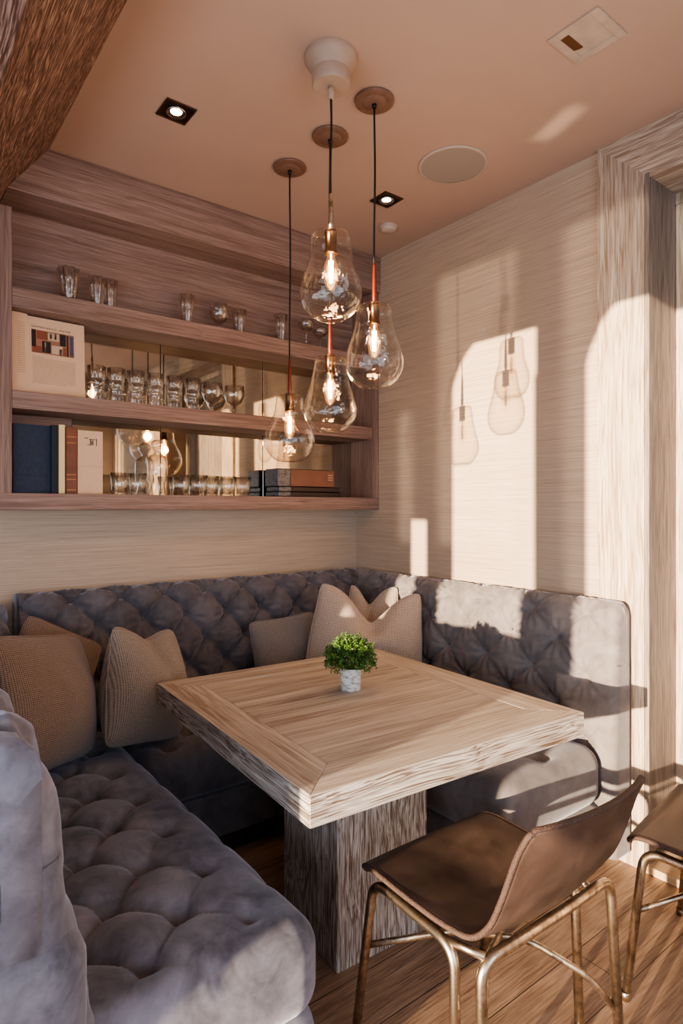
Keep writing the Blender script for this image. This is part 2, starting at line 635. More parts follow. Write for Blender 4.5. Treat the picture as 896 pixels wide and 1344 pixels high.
# door opening: casing, reveal lining, door leaf and sill
bm = NB()
prism(bm, [(-1.598, 0.0), (-1.79, 0.0), (-1.79, OZ), (-1.598, H)], 'x', -0.022, 0.0)
struct('trim_2', bm, TRZ)
bm = NB()
prism(bm, [(-1.598, H), (-1.79, OZ), (-3.05, OZ), (-3.05, H)], 'x', -0.022, 0.0)
struct('trim_3', bm, TRY)
bm = NB(); box(bm, -0.02, 0.2, OY0 - 0.018, OY0, 0, OZ, 0.002)
struct('trim_4', bm, GREYZ)
bm = NB(); box(bm, -0.02, 0.2, OY1, OY0 - 0.018, OZ - 0.018, OZ, 0.002)
struct('trim_5', bm, TRY)
bm = NB()
box(bm, 0.2, 0.225, OY0 - 0.05, OY0 - 0.018, 0.03, OZ - 0.061, 0.003)
box(bm, 0.2, 0.225, OY1, OY1 + 0.05, 0.03, OZ - 0.061, 0.003)
box(bm, 0.2, 0.225, OY1, OY0 - 0.001, OZ - 0.06, OZ - 0.001, 0.003)
d1 = struct('door_1', bm, TRZ)
bm = NB()
y = OY0 - 0.05
while y > OY1 + 0.06:
    box(bm, 0.212, 0.24, y - 0.138, y - 0.002, 0.03, OZ - 0.06, 0.004)
    y -= 0.14
obj('door_panel', bm, GREYZ, d1)
bm = NB()
box(bm, -0.03, 0.235, OY1, OY0 - 0.0, 0.0, 0.03, 0.004)
struct('trim_6', bm, SILL)

# ------------------------------------------------------------------ shelving unit
unit = thing('wall_shelf', 'cerused oak wall shelving unit with mirrored lower bays above the banquette', 'shelf', (-0.97, 0, 1.394))
def upart(name, bm, mat):
    o = obj(name, bm, mat, unit)
    o.matrix_parent_inverse = Matrix.Translation((0.97, 0, -1.394))
    return o
SF = -0.215
S0, S1 = -1.985, -0.001
upart('side_panel', bbox_bm(S0, -1.935, SF, -0.002, 1.394, 2.60), WOODZ)
upart('side_panel', bbox_bm(-0.05, S1, SF, -0.002, 1.394, 2.66), WOODZ)
bm = NB()
prism(bm, [(-1.955, 2.665), (S1, 2.665), (S1, H - 0.002), (-1.805, H - 0.002)], 'y', SF - 0.015, -0.002)
upart('fascia', bm, WOODX)
upart('back_panel', bbox_bm(-1.935, -0.05, -0.022, -0.004, 2.28, 2.665, 0), WOODX)
upart('shelf_board', bbox_bm(-1.935, -0.05, SF + 0.002, -0.004, 2.205, 2.285), WOODX)
upart('shelf_board', bbox_bm(-1.935, -0.05, SF + 0.002, -0.004, 1.80, 1.872), WOODX)
upart('shelf_board', bbox_bm(-1.985, -0.001, SF - 0.002, -0.004, 1.392, 1.461), WOODX)
for z0, z1 in ((1.461, 1.80), (1.872, 2.205)):
    upart('back_panel', bbox_bm(-1.935, -1.662, -0.022, -0.004, z0, z1, 0), WOODX)
    for x0, x1 in ((-1.66, -1.25), (-1.248, -0.672), (-0.67, -0.05)):
        upart('mirror_panel', bbox_bm(x0, x1, -0.016, -0.005, z0, z1, 0.002), MIRROR)

# ------------------------------------------------------------------ glassware
def wavy(n, amp):
    return lambda r, z, t: r * (1 + amp * math.cos(n * t))

def glass_thing(name, label, cat, prof, loc, group, flute=None, n=40):
    t = thing(name, label, cat, loc, (0, 0, 0), group)
    bm = NB(); lathe(bm, prof, n, flute=flute)
    obj('glass_body', bm, SGLASS, t, True)
    return t

def tall_prof(h, r0, r1):
    return [(0, 0.0), (r0 * 0.9, 0.0), (r0, 0.004), (r0 + (r1 - r0) * 0.5, h * 0.5), (r1, h), (r1 - 0.003, h),
            (r0 + (r1 - r0) * 0.5 - 0.004, h * 0.5), (r0 - 0.005, 0.014), (0, 0.012)]

Z1, Z2, Z3 = 2.2852, 1.8722, 1.4612
# top shelf: fluted highball glasses
def fl(n, amp):
    return lambda r, z, t: r * (1 + amp * math.cos(n * t) * smoothstep(0.0, 0.05, z))
GT = 'glasses along the top shelf'
tall = [(-1.701, -0.125, 0.148, 0.045, 'tall fluted glass standing alone at the left end of the top shelf'),
        (-1.589, -0.148, 0.127, 0.038, 'fluted glass on the top shelf, left one of the close pair'),
        (-1.517, -0.095, 0.146, 0.036, 'taller fluted glass on the top shelf, right one of the close pair'),
        (-1.160, -0.125, 0.148, 0.037, 'narrow fluted glass standing alone on the top shelf left of its middle'),
        (-0.872, -0.120, 0.134, 0.037, 'flared fluted glass just right of the footed bowl glass on the top shelf'),
        (-0.625, -0.125, 0.156, 0.037, 'narrow fluted glass on the top shelf just left of the lowest pendant cord')]
for x, y, h, r, lab in tall:
    glass_thing('fluted_glass', lab, 'glass', tall_prof(h, r * 0.66, r), (x, y, Z1), GT, fl(9, 0.10), 54)
def stem_prof(h, r, fr, bowl0):
    return [(0, 0), (fr, 0), (fr, 0.003), (0.006, 0.010), (0.0045, bowl0 * 0.6), (0.006, bowl0), (r * 0.7, bowl0 + (h - bowl0) * 0.22),
            (r, bowl0 + (h - bowl0) * 0.55), (r * 0.9, h), (r * 0.9 - 0.002, h), (r - 0.003, bowl0 + (h - bowl0) * 0.55), (r * 0.66, bowl0 + (h - bowl0) * 0.26), (0, bowl0 + 0.008)]
glass_thing('footed_glass', 'round footed bowl glass on the top shelf beside the flared glass', 'glass', stem_prof(0.138, 0.052, 0.036, 0.035), (-0.985, -0.12, Z1), GT)
glass_thing('coupe_glass', 'stemmed coupe glass on the top shelf behind the highest pendant', 'glass', stem_prof(0.158, 0.050, 0.036, 0.095), (-0.455, -0.12, Z1), GT)
glass_thing('coupe_glass', 'stemmed coupe glass at the right end of the glasses on the top shelf', 'glass', stem_prof(0.135, 0.046, 0.036, 0.08), (-0.352, -0.11, Z1), GT)

# middle shelf: six cut goblets and two wine glasses
def goblet_prof():
    return [(0, 0), (0.036, 0), (0.036, 0.006), (0.030, 0.03), (0.028, 0.058), (0.036, 0.066), (0.031, 0.072), (0.037, 0.079), (0.035, 0.085),
            (0.037, 0.11), (0.039, 0.158), (0.036, 0.158), (0.033, 0.11), (0.030, 0.088), (0, 0.084)]
gx = [-1.583, -1.497, -1.409, -1.315, -1.222, -1.130]
ordn = ['first goblet from the left, next to the open book', 'second goblet from the left', 'third goblet from the left',
        'fourth goblet from the left', 'fifth goblet from the left', 'last goblet before the two wine glasses']
for x, w in zip(gx, ordn):
    glass_thing('cut_goblet', 'ring waisted cut goblet, middle shelf, ' + w, 'glass', goblet_prof(), (x, -0.125, Z2), 'cut goblets on the middle shelf',
                lambda r, z, t: r * (1 + (0.05 if z < 0.06 or z > 0.086 else 0.0) * math.cos(10 * t)), 60)
for x, y, w in ((-1.022, -0.12, 'beside the goblets'), (-0.900, -0.12, 'right end of the row of glasses')):
    glass_thing('wine_glass', 'round short stemmed wine glass, middle shelf, ' + w, 'glass', stem_prof(0.150, 0.055, 0.036, 0.042), (x, y, Z2), 'wine glasses on the middle shelf')

# bottom shelf: tumblers and decanter
tx = [(-1.478, 'left of the two between the cream book and the decanter'), (-1.394, 'right of the two between the cream book and the decanter'),
      (-1.183, 'first of the five tumblers right of the decanter'), (-1.105, 'second of the five tumblers right of the decanter'),
      (-1.022, 'third of the five tumblers right of the decanter'), (-0.934, 'fourth of the five tumblers right of the decanter'),
      (-0.846, 'last tumbler on the right of the bottom shelf row')]
for i, (x, w) in enumerate(tx):
    glass_thing('ribbed_tumbler', 'low ribbed tumbler, ' + w, 'glass', tall_prof(0.100, 0.034, 0.039), (x, -0.115 - (0.035 if i == 3 else 0.0) + (0.01 if i == 4 else 0), Z3),
                'ribbed tumblers on the bottom shelf', fl(18, 0.05), 72)
dec = thing('decanter', 'clear glass decanter with a round stopper on the bottom shelf between the tumblers', 'decanter', (-1.296, -0.10, Z3))
dec.scale = (1.12, 1.12, 1.02)
bm = NB()
lathe(bm, [(0, 0), (0.036, 0), (0.038, 0.004), (0.030, 0.05), (0.040, 0.07), (0.042, 0.12), (0.040, 0.165), (0.030, 0.185), (0.017, 0.19), (0.016, 0.202), (0.020, 0.204)], 40)
obj('decanter_body', bm, SGLASS, dec, True)
bm = NB()
lathe(bm, [(0.012, 0.190), (0.012, 0.206), (0.018, 0.212), (0.026, 0.222), (0.029, 0.234), (0.026, 0.247), (0.015, 0.256), (0, 0.259)], 32)
obj('stopper', bm, SGLASS, dec, True)

# ------------------------------------------------------------------ books
def text_mesh(body, size, mat, name, parent, loc, rot):
    cu = bpy.data.curves.new(name, 'FONT')
    cu.body = body
    cu.size = size
    cu.space_character = 1.35
    to = link(bpy.data.objects.new('tmp', cu))
    dg = bpy.context.evaluated_depsgraph_get()
    me = bpy.data.meshes.new_from_object(to.evaluated_get(dg))
    bpy.data.objects.remove(to)
    me.materials.clear()
    me.materials.append(mat)
    o = link(bpy.data.objects.new(name, me))
    o.parent = parent
    o.location = loc
    o.rotation_euler = rot
    return o

# open book, local: x right, z up, faces -y
ob = thing('open_book', 'open picture book propped upright at the left end of the middle shelf', 'book', (-1.93, -0.165, Z2), (math.radians(-3), 0, math.radians(4)))
ob.scale = (1.12, 1, 1)
bm = NB()
box(bm, 0.055, 0.262, -0.004, 0.014, 0.0, 0.326, 0.002)
obj('page_block', bm, PAPER, ob)
bm = NB()
pts = []
for k in range(9):
    t = k / 8
    pts.append((0.002 + 0.055 * t, -0.010 + 0.010 * math.sin(PI * t) * 0 - 0.016 * math.sin(PI * t * 0.5) + 0.022 * t))
poly = pts + [(0.057, 0.014), (0.002, 0.010)]
prism(bm, poly, 'z', 0.0, 0.33)
obj('left_page', bm, PAPER, ob)
bm = NB(); box(bm, 0.003, 0.264, 0.0145, 0.018, -0.000, 0.33)
obj('cover', bm, BROWNC, ob)
# printed picture (an abstracted interior photograph) on the page
pic = obj('printed_picture', bbox_bm(0.070, 0.222, -0.0048, -0.0042, 0.175, 0.272, 0), plain('print_tan', srgb(150, 104, 82), 0.6), ob)
cols = {'d': plain('print_dark', srgb(34, 24, 24), 0.6), 'r': plain('print_red', srgb(132, 72, 48), 0.6), 'l': plain('print_light', srgb(196, 166, 140), 0.6), 'b': plain('print_blue', srgb(72, 70, 92), 0.6)}
def patch(c, x0, x1, z0, z1):
    bm = NB(); box(bm, 0.070 + x0 * 0.152, 0.070 + x1 * 0.152, -0.0053, -0.0049, 0.175 + z0 * 0.097, 0.175 + z1 * 0.097)
    obj('picture_patch', bm, cols[c], pic)
for a in (('d', 0.0, 0.1, 0.25, 1.0), ('r', 0.12, 0.36, 0.62, 0.98), ('l', 0.38, 0.64, 0.62, 0.95), ('d', 0.42, 0.47, 0.7, 0.92), ('d', 0.53, 0.58, 0.7, 0.95), ('r', 0.02, 0.24, 0.02, 0.3),
          ('d', 0.24, 0.44, 0.05, 0.55), ('l', 0.30, 0.33, 0.08, 0.5), ('l', 0.46, 0.72, 0.05, 0.42), ('d', 0.66, 0.8, 0.45, 0.97), ('d', 0.64, 0.71, 0.04, 0.3), ('r', 0.73, 0.80, 0.02, 0.4), ('d', 0.82, 0.86, 0.02, 0.95), ('b', 0.9, 0.98, 0.05, 0.95)):
    patch(*a)
text_mesh('HIPPERVASICA  MAYER', 0.0105, INK, 'page_heading', ob, (0.070, -0.0052, 0.281), (PI / 2, 0, 0))
bm = NB()
for i in range(17):
    z = 0.157 - i * 0.0068
    x1 = 0.226 if i not in (0, 16) else (0.115 if i == 0 else 0.19)
    box(bm, 0.072, x1, -0.0047, -0.0042, z, z + 0.0022)
obj('page_text', bm, INKL, ob)
bm = NB()
for i in range(24):
    z = 0.29 - i * 0.009
    box(bm, 0.020, 0.046, -0.0112, -0.0104, z, z + 0.0018)
obj('margin_text', bm, INKL, ob)
text_mesh('m _ m . c', 0.009, INKL, 'page_footer', ob, (0.12, -0.0052, 0.022), (PI / 2, 0, 0))

def book(name, label, x0, x1, y0, y1, h, cover, page=PAPER, spine_front=True, extras=None):
    """upright book with the spine facing the room"""
    t = thing(name, label, 'book', ((x0 + x1) / 2, y0, Z3), (0, 0, 0), 'books on the bottom shelf')
    w = (x1 - x0) / 2
    d = y1 - y0
    bm = NB()
    c = 0.0035
    box(bm, -w, -w + c, 0.002, d, 0, h, 0.001)
    box(bm, w - c, w, 0.002, d, 0, h, 0.001)
    box(bm, -w, w, 0, c, 0, h, 0.0015)
    obj('cover', bm, cover, t)
    bm = NB(); box(bm, -w + c, w - c, c, d - 0.006, 0.004, h - 0.004)
    obj('pages', bm, page, t)
    return t, w, d

# large navy book standing with its front cover to the room
nb = thing('navy_book', 'large navy cloth book, cover outward, at the left end of the bottom shelf', 'book', (-1.928, -0.185, Z3), (0, 0, math.radians(6)), 'books on the bottom shelf')
bm = NB(); box(bm, 0, 0.148, 0, 0.004, 0, 0.282, 0.001); box(bm, 0, 0.148, 0.030, 0.034, 0, 0.282, 0.001); box(bm, 0, 0.004, 0.0, 0.034, 0, 0.282, 0.001)
obj('cover', bm, NAVY, nb)
bm = NB(); box(bm, 0.004, 0.144, 0.004, 0.030, 0.003, 0.279)
obj('pages', bm, PAPER, nb)
book('dark_navy_book', 'slim dark navy book standing between the navy cover and the cream spine', -1.783, -1.757, -0.185, -0.03, 0.286, NAVYD)
book('cream_book', 'slim cream spined book between the dark navy and brown leather books', -1.755, -1.731, -0.19, -0.03, 0.29, PAPER2)
t, w, d = book('leather_book', 'brown leather bound book with gilt lines on its spine on the bottom shelf', -1.726, -1.682, -0.185, -0.03, 0.284, TAN)
for z in (0.015, 0.06, 0.08, 0.215, 0.24):
    bm = NB(); box(bm, -w + 0.003, w - 0.003, -0.0012, 0.0005, z, z + 0.0025)
    obj('gilt_line', bm, GILT, t)
bx = thing('cream_slipcase', 'plain cream book with a small dark line mark, facing out beside the tumblers', 'book', (-1.678, -0.180, Z3), (0, 0, math.radians(3)), 'books on the bottom shelf')
bm = NB(); box(bm, 0, 0.107, 0, 0.024, 0, 0.274, 0.0015)
obj('cover', bm, PAPER, bx)
bm = NB()
for a in ((0.028, 0.044, 0.240, 0.243), (0.048, 0.080, 0.236, 0.2385), (0.052, 0.056, 0.212, 0.2375), (0.063, 0.066, 0.212, 0.2375), (0.078, 0.081, 0.210, 0.240), (0.040, 0.056, 0.211, 0.214), (0.058, 0.0615, 0.212, 0.23)):
    bm = NB(); box(bm, a[0], a[1], -0.0006, 0.0004, a[2], a[3])
    obj('cover_mark', bm, INK, bx)
bm = NB(); box(bm, 0.004, 0.103, -0.0004, 0.0004, 0.118, 0.1192)
obj('cover_crease', bm, INKL, bx)
# stacked books on the right
def flat_book(name, label, z, h, x0, x1, cover):
    t = thing(name, label, 'book', (x0, -0.175, Z3 + z), (0, 0, 0), 'books stacked at the right of the bottom shelf')
    L = x1 - x0
    bm = NB()
    box(bm, 0.085, L, 0, 0.13, 0, 0.004, 0.001); box(bm, 0.085, L, 0, 0.13, h - 0.004, h, 0.001); box(bm, 0.085, L, 0, 0.004, 0, h, 0.001)
    obj('cover', bm, cover, t)
    bm = NB(); box(bm, 0.085, L - 0.003, 0.004, 0.126, 0.004, h - 0.004)
    obj('pages', bm, PAPER, t)
    bm = NB(); box(bm, 0, 0.0845, -0.002, 0.128, 0.0, h, 0.006, 3)
    obj('wrapped_end', bm, GREYF, t)
    return t, L
flat_book('dark_book', 'dark brown book at the very bottom of the lying stack, bottom shelf right', 0.0, 0.027, -0.672, -0.255, DBROWN)
flat_book('dark_book', 'dark brown book in the middle of the lying stack, bottom shelf right', 0.0275, 0.027, -0.668, -0.262, DBROWN)
t, L = flat_book('brown_book', 'thick warm brown book on top of the lying stack, bottom shelf right', 0.055, 0.095, -0.676, -0.30, BROWNC)
for z in (0.04, 0.053, 0.066):
    bm = NB(); box(bm, L - 0.045, L - 0.012, -0.0008, 0.0002, z, z + 0.003)
    obj('cover_mark', bm, PAPER, t)

# ------------------------------------------------------------------ banquette
def tuft(u, v, a, b, pw=0.42, pleat=0.12):
    du_ = 0.012 * mnoise.noise((u * 6, v * 6, 4.1))
    dv_ = 0.012 * mnoise.noise((u * 6, v * 6, 9.7))
    e_ = min(1.0, 40 * ((math.sin(PI * (u / a + v / b) / 2) ** 2) + (math.sin(PI * (u / a - v / b) / 2) ** 2)))
    u += du_ * e_
    v += dv_ * e_
    p, q = (u / a + v / b) / 2, (u / a - v / b) / 2
    h = (abs(math.sin(PI * p)) * abs(math.sin(PI * q))) ** pw
    # nearest button
    best = 9
    th = 0
    for pi in (math.floor(p), math.floor(p) + 1):
        for qi in (math.floor(q), math.floor(q) + 1):
            du, dv = u - (pi + qi) * a, v - (pi - qi) * b
            r = math.hypot(du, dv)
            if r < best:
                best, th = r, math.atan2(dv, du)
    h -= 0.45 * math.exp(-(best / 0.024) ** 2)
    h += pleat * math.sin(11 * th + 3 * mnoise.noise((u * 5, v * 5, 0))) * math.exp(-((best - 0.05) / 0.035) ** 2)
    return h

def lattice_buttons(u0, u1, v0, v1, a, b):
    out = []
    for i in range(-80, 81):
        for j in range(-20, 21):
            if (i + j) % 2 == 0:
                u, v = i * a, j * b
                if u0 <= u <= u1 and v0 <= v <= v1:
                    out.append((u, v))
    return out

def button_mesh():
    bm = NB()
    bmesh.ops.create_uvsphere(bm, u_segments=12, v_segments=8, radius=0.009)
    for v in bm.verts:
        v.co.z *= 0.5
    me = bpy.data.meshes.new('button')
    bm.to_mesh(me); bm.free()
    me.materials.append(BTN)
    me.polygons.foreach_set('use_smooth', [True] * len(me.polygons))
    return me
BME = button_mesh()
def add_button(parent, co, nrm):
    o = link(bpy.data.objects.new('button', BME))
    o.parent = parent
    o.matrix_parent_inverse = parent.matrix_world.inverted() if False else Matrix.Translation(-Vector(parent.location))
    q = Vector(nrm).to_track_quat('Z', 'Y')
    o.rotation_euler = q.to_euler()
    o.location = co

def world_child(o, parent):
    o.matrix_parent_inverse = Matrix.Translation(-Vector(parent.location))
    return o

class Back:
    """upholstered back swept along a path. path(u)->(x,y, nx,ny); profile: (offset,z) polyline front-bottom -> over the top -> rear"""
    def __init__(self, path, L, prof, a, b, amp, v_off, end0=0.0, end1=0.0, u_off=0.0, pw=0.42, du=0.009, pleat=0.12):
        self.pleat = pleat
        self.path, self.L = path, L
        pr = []
        for (p, q) in zip(prof[:-1], prof[1:]):
            d = math.hypot(q[0] - p[0], q[1] - p[1])
            n = max(1, int(d / 0.009))
            for k in range(n):
                pr.append((p[0] + (q[0] - p[0]) * k / n, p[1] + (q[1] - p[1]) * k / n))
        pr.append(prof[-1])
        self.pr = pr
        # normals and running length
        self.nr, self.vl = [], []
        s = 0
        for i, p in enumerate(pr):
            a0, b0 = pr[max(i - 1, 0)], pr[min(i + 1, len(pr) - 1)]
            tx, tz = b0[0] - a0[0], b0[1] - a0[1]
            l = math.hypot(tx, tz) or 1
            self.nr.append((tz / l, -tx / l))
            if i:
                s += math.hypot(p[0] - pr[i - 1][0], p[1] - pr[i - 1][1])
            self.vl.append(s)
        self.a, self.b, self.amp, self.v_off, self.u_off, self.pw = a, b, amp, v_off, u_off, pw
        self.end0, self.end1, self.du = end0, end1, du
        self.fade = None
    def disp(self, u, i):
        v = self.vl[i] - self.v_off
        nz = self.nr[i]
        w = smoothstep(-0.35, 0.35, nz[0]) if self.pr[i][1] > 0.5 else 1.0
        e = 1.0
        if self.end0: e *= smoothstep(0.0, 0.16, u)
        if self.end1: e *= smoothstep(0.0, 0.16, self.L - u)
        e *= smoothstep(0.0, 0.06, self.vl[i])
        return self.amp * (tuft(u + self.u_off, v, self.a, self.b, self.pw, self.pleat) - 0.75) * w * e
    def vert(self, u, i, d=None):
        x, y, nx, ny = self.path(u)
        off, z = self.pr[i]
        n = self.nr[i]
        if d is None:
            d = self.disp(u, i)
        off += n[0] * d
        z += n[1] * d
        # soft rounded ends
        for en, uu in ((self.end0, u), (self.end1, self.L - u)):
            if en and uu < en:
                t = 1 - uu / en
                ins = en * (1 - math.sqrt(max(0, 1 - t * t)))
                mid = 0.5 * (self.pr[0][0] + self.pr[-1][0])
                off = off + (-1 if off > mid else 1) * min(ins, abs(off - mid))
                if z > 0.8:
                    z -= ins
        return Vector((x + nx * off, y + ny * off, z))
    def build(self):
        bm = NB()
        n = int(self.L / self.du)
        us = [self.L * k / n for k in range(n + 1)]
        if self.end0: us = sorted(set(us + [self.end0 * t for t in (0.003, 0.01, 0.03, 0.06, 0.1)]))
        if self.end1: us = sorted(set(us + [self.L - self.end1 * t for t in (0.003, 0.01, 0.03, 0.06, 0.1)]))
        rows = [[bm.verts.new(self.vert(u, i)) for i in range(len(self.pr))] for u in us]
        for r0, r1 in zip(rows[:-1], rows[1:]):
            for i in range(len(self.pr) - 1):
                bm.faces.new((r0[i], r1[i], r1[i + 1], r0[i + 1]))
        m = len(self.pr)
        for r in (rows[0], rows[-1]):
            bm.faces.new(r)
        bm.faces.new([r[0] for r in rows] + [r[-1] for r in reversed(rows)])
        return bm
    def buttons(self, vmin, vmax, u0, u1):
        out = []
        for (u, v) in lattice_buttons(u0 + self.u_off, u1 + self.u_off, vmin - self.v_off, vmax - self.v_off, self.a, self.b):
            uu, vv = u - self.u_off, v + self.v_off
            i = min(range(len(self.vl)), key=lambda k: abs(self.vl[k] - vv))
            co = self.vert(uu, i, self.disp(uu, i) + 0.005)
            x, y, nx, ny = self.path(uu)
            n = self.nr[i]
            out.append((co, (nx * n[0], ny * n[0], n[1])))
        return out

def rbox(x0, x1, y0, y1, z0, z1, r, step, dispf=None):
    """soft rounded box from a dense grid; dispf(x,y)->height for the upward facing part"""
    bm = NB()
    bmesh.ops.create_cube(bm, size=2.0)
    nx, ny, nz = [max(2, int((b - a) / step)) for a, b in ((x0, x1), (y0, y1), (z0, z1))]
    bm.free()
    bm = NB()
    cache = {}
    cx, cy, cz = (x0 + x1) / 2, (y0 + y1) / 2, (z0 + z1) / 2
    hx, hy, hz = (x1 - x0) / 2, (y1 - y0) / 2, (z1 - z0) / 2
    def lin(n, h):
        # finer sampling toward the rounded edge
        out = []
        for k in range(n + 1):
            t = -1 + 2 * k / n
            out.append(t * h)
        return out
    gx, gy, gz = lin(nx, hx), lin(ny, hy), lin(nz, hz)
    def V(i, j, k):
        key = (i, j, k)
        if key not in cache:
            p = Vector((gx[i], gy[j], gz[k]))
            q = Vector((max(-hx + r, min(hx - r, p.x)), max(-hy + r, min(hy - r, p.y)), max(-hz + r, min(hz - r, p.z))))
            d = p - q
            nrm = d.normalized() if d.length > 1e-7 else Vector((0, 0, 1))
            w = q + nrm * r
            if dispf:
                up = max(0.0, nrm.z)
                w += Vector((0, 0, 1)) * dispf(w.x + cx, w.y + cy) * up ** 1.5
            cache[key] = bm.verts.new((w.x + cx, w.y + cy, w.z + cz))
        return cache[key]
    for i in range(nx):
        for j in range(ny):
            bm.faces.new((V(i, j, nz), V(i + 1, j, nz), V(i + 1, j + 1, nz), V(i, j + 1, nz)))
            bm.faces.new((V(i, j, 0), V(i, j + 1, 0), V(i + 1, j + 1, 0), V(i + 1, j, 0)))
    for i in range(nx):
        for k in range(nz):
            bm.faces.new((V(i, 0, k), V(i + 1, 0, k), V(i + 1, 0, k + 1), V(i, 0, k + 1)))
            bm.faces.new((V(i, ny, k), V(i, ny, k + 1), V(i + 1, ny, k + 1), V(i + 1, ny, k)))
    for j in range(ny):
        for k in range(nz):
            bm.faces.new((V(0, j, k), V(0, j, k + 1), V(0, j + 1, k + 1), V(0, j + 1, k)))
            bm.faces.new((V(nx, j, k), V(nx, j + 1, k), V(nx, j + 1, k + 1), V(nx, j, k + 1)))
    return bm

# --- back bench
bb = thing('banquette_bench', 'long middle section of the grey velvet banquette with deep diamond tufting, under the shelves', 'bench', (-1.0, -0.4, 0), (0, 0, 0), 'banquette sections')
prof = [(0.245, 0.40), (0.205, 0.55), (0.185, 0.80), (0.175, 0.96), (0.165, 1.005), (0.14, 1.035), (0.10, 1.045), (0.05, 1.035), (0.02, 1.00), (0.015, 0.40)]
pb = Back(lambda u: (-1.90 + u, 0.0, 0.0, -1.0), 1.90 - 0.17, prof, 0.104, 0.118, 0.050, 0.615, pw=0.36)
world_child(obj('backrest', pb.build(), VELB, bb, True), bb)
for co, n in pb.buttons(0.2, 0.64, 0.05, 1.68):
    add_button(bb, co, n)
def pit(u, v, a, b):
    p, q = round((u / a + v / b) / 2), round((u / a - v / b) / 2)
    r = math.hypot(u - (p + q) * a, v - (p - q) * b)
    return math.exp(-(r / 0.03) ** 2)
def seat_disp(a, b, amp, ox, oy, fade):
    def f(x, y):
        return (amp * (tuft(x - ox, y - oy, a, b, 0.5, 0.03) - 0.75) * fade(x, y) - pit(x - ox, y - oy, a, b) * 0.022)
    return f
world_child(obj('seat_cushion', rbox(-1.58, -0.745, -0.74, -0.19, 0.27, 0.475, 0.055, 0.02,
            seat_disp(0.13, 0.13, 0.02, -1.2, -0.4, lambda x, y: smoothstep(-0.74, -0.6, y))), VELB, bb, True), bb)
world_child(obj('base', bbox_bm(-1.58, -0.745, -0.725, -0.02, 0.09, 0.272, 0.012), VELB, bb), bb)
world_child(obj('plinth', bbox_bm(-1.58, -0.745, -0.68, -0.02, 0.0, 0.09, 0.002), PLINTH, bb), bb)

# --- left bench with a curved inner corner
lb = thing('banquette_bench', 'left foreground section of the grey velvet banquette with tufted seat and rounded back end', 'bench', (-1.95, -1.2, 0), (0, 0, 0), 'banquette sections')
LX = -2.30    # rear plane of the left back
R = 0.42
L1 = 1.83 - R - 0.0
def lpath(u):
    # from the front end (Y=-1.83) toward the back wall, then round the corner
    if u < L1 - 0.02:
        return (LX, -1.85 + u, 1.0, 0.0)
    s = u - (L1 - 0.02)
    th = min(s / R, PI / 2)
    cx, cy = LX + R, -1.85 + L1 - 0.02
    nx, ny = math.cos(th), -math.sin(th)
    ex = max(0.0, s - R * PI / 2)
    return (cx - R * nx + ex, cy - R * ny, nx, ny)
lprof = [(0.26, 0.40), (0.215, 0.56), (0.19, 0.70), (0.165, 0.90), (0.14, 0.985), (0.105, 1.015), (0.06, 1.02), (0.02, 1.0), (0.0, 0.95), (0.0, 0.40)]
lL = L1 - 0.02 + R * PI / 2 - 0.10
pl = Back(lpath, lL, lprof, 0.115, 0.125, 0.04, 0.60, end0=0.07, u_off=-0.06)
world_child(obj('backrest', pl.build(), VEL, lb, True), lb)
for co, n in pl.buttons(0.2, 0.62, 0.2, lL - 0.05):
    add_button(lb, co, n)
lf = lambda x, y: (0.12 + 0.88 * smoothstep(-1.65, -1.90, x)) * smoothstep(-1.85, -1.66, y)
lsd = seat_disp(0.119, 0.117, 0.038, -1.832, -1.385, lf)
# lattice: buttons run along the seat
world_child(obj('seat_cushion', rbox(-2.14, -1.585, -1.86, -0.30, 0.27, 0.49, 0.075, 0.009, lsd), VEL, lb, True), lb)
for (u, v) in lattice_buttons(-0.2, 0.13, -0.25, 1.0, 0.119, 0.117):
    x, y = -1.832 + u, -1.385 + v
    add_button(lb, (x, y, 0.49 + lsd(x, y) + 0.002), (0, 0, 1))
world_child(obj('base', rbox(-2.14, -1.60, -1.845, -0.30, 0.06, 0.285, 0.03, 0.03), VEL, lb, True), lb)
world_child(obj('end_panel', rbox(-2.31, -2.092, -1.87, -1.60, 0.02, 0.67, 0.05, 0.02), VEL, lb, True), lb)
world_child(obj('plinth', bbox_bm(-2.12, -1.63, -1.80, -0.3, 0.0, 0.06, 0.002), PLINTH, lb), lb)

# --- right bench
rb = thing('banquette_bench', 'right section of the grey velvet banquette with a softly buttoned back, against the sunlit wall', 'bench', (-0.4, -1.2, 0), (0, 0, 0), 'banquette sections')
rprof = [(0.15, 0.06), (0.155, 0.40), (0.150, 0.55), (0.142, 0.80), (0.135, 0.965), (0.12, 1.01), (0.09, 1.035), (0.05, 1.035), (0.02, 1.01), (0.012, 0.06)]
pr_ = Back(lambda u: (-0.002, -0.02 - u, -1.0, 0.0), 1.725, rprof, 0.122, 0.125, 0.034, 0.80, end1=0.035, pw=0.26, u_off=0.0, pleat=0.24)
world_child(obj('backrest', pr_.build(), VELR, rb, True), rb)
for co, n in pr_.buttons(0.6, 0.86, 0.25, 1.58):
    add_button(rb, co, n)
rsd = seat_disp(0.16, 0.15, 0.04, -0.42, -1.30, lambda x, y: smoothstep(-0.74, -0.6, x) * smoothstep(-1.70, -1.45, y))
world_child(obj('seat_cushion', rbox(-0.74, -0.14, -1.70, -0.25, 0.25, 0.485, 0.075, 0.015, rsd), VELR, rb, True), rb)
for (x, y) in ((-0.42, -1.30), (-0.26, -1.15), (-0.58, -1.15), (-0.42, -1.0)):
    add_button(rb, (x, y, 0.485 + rsd(x, y) + 0.002), (0, 0, 1))
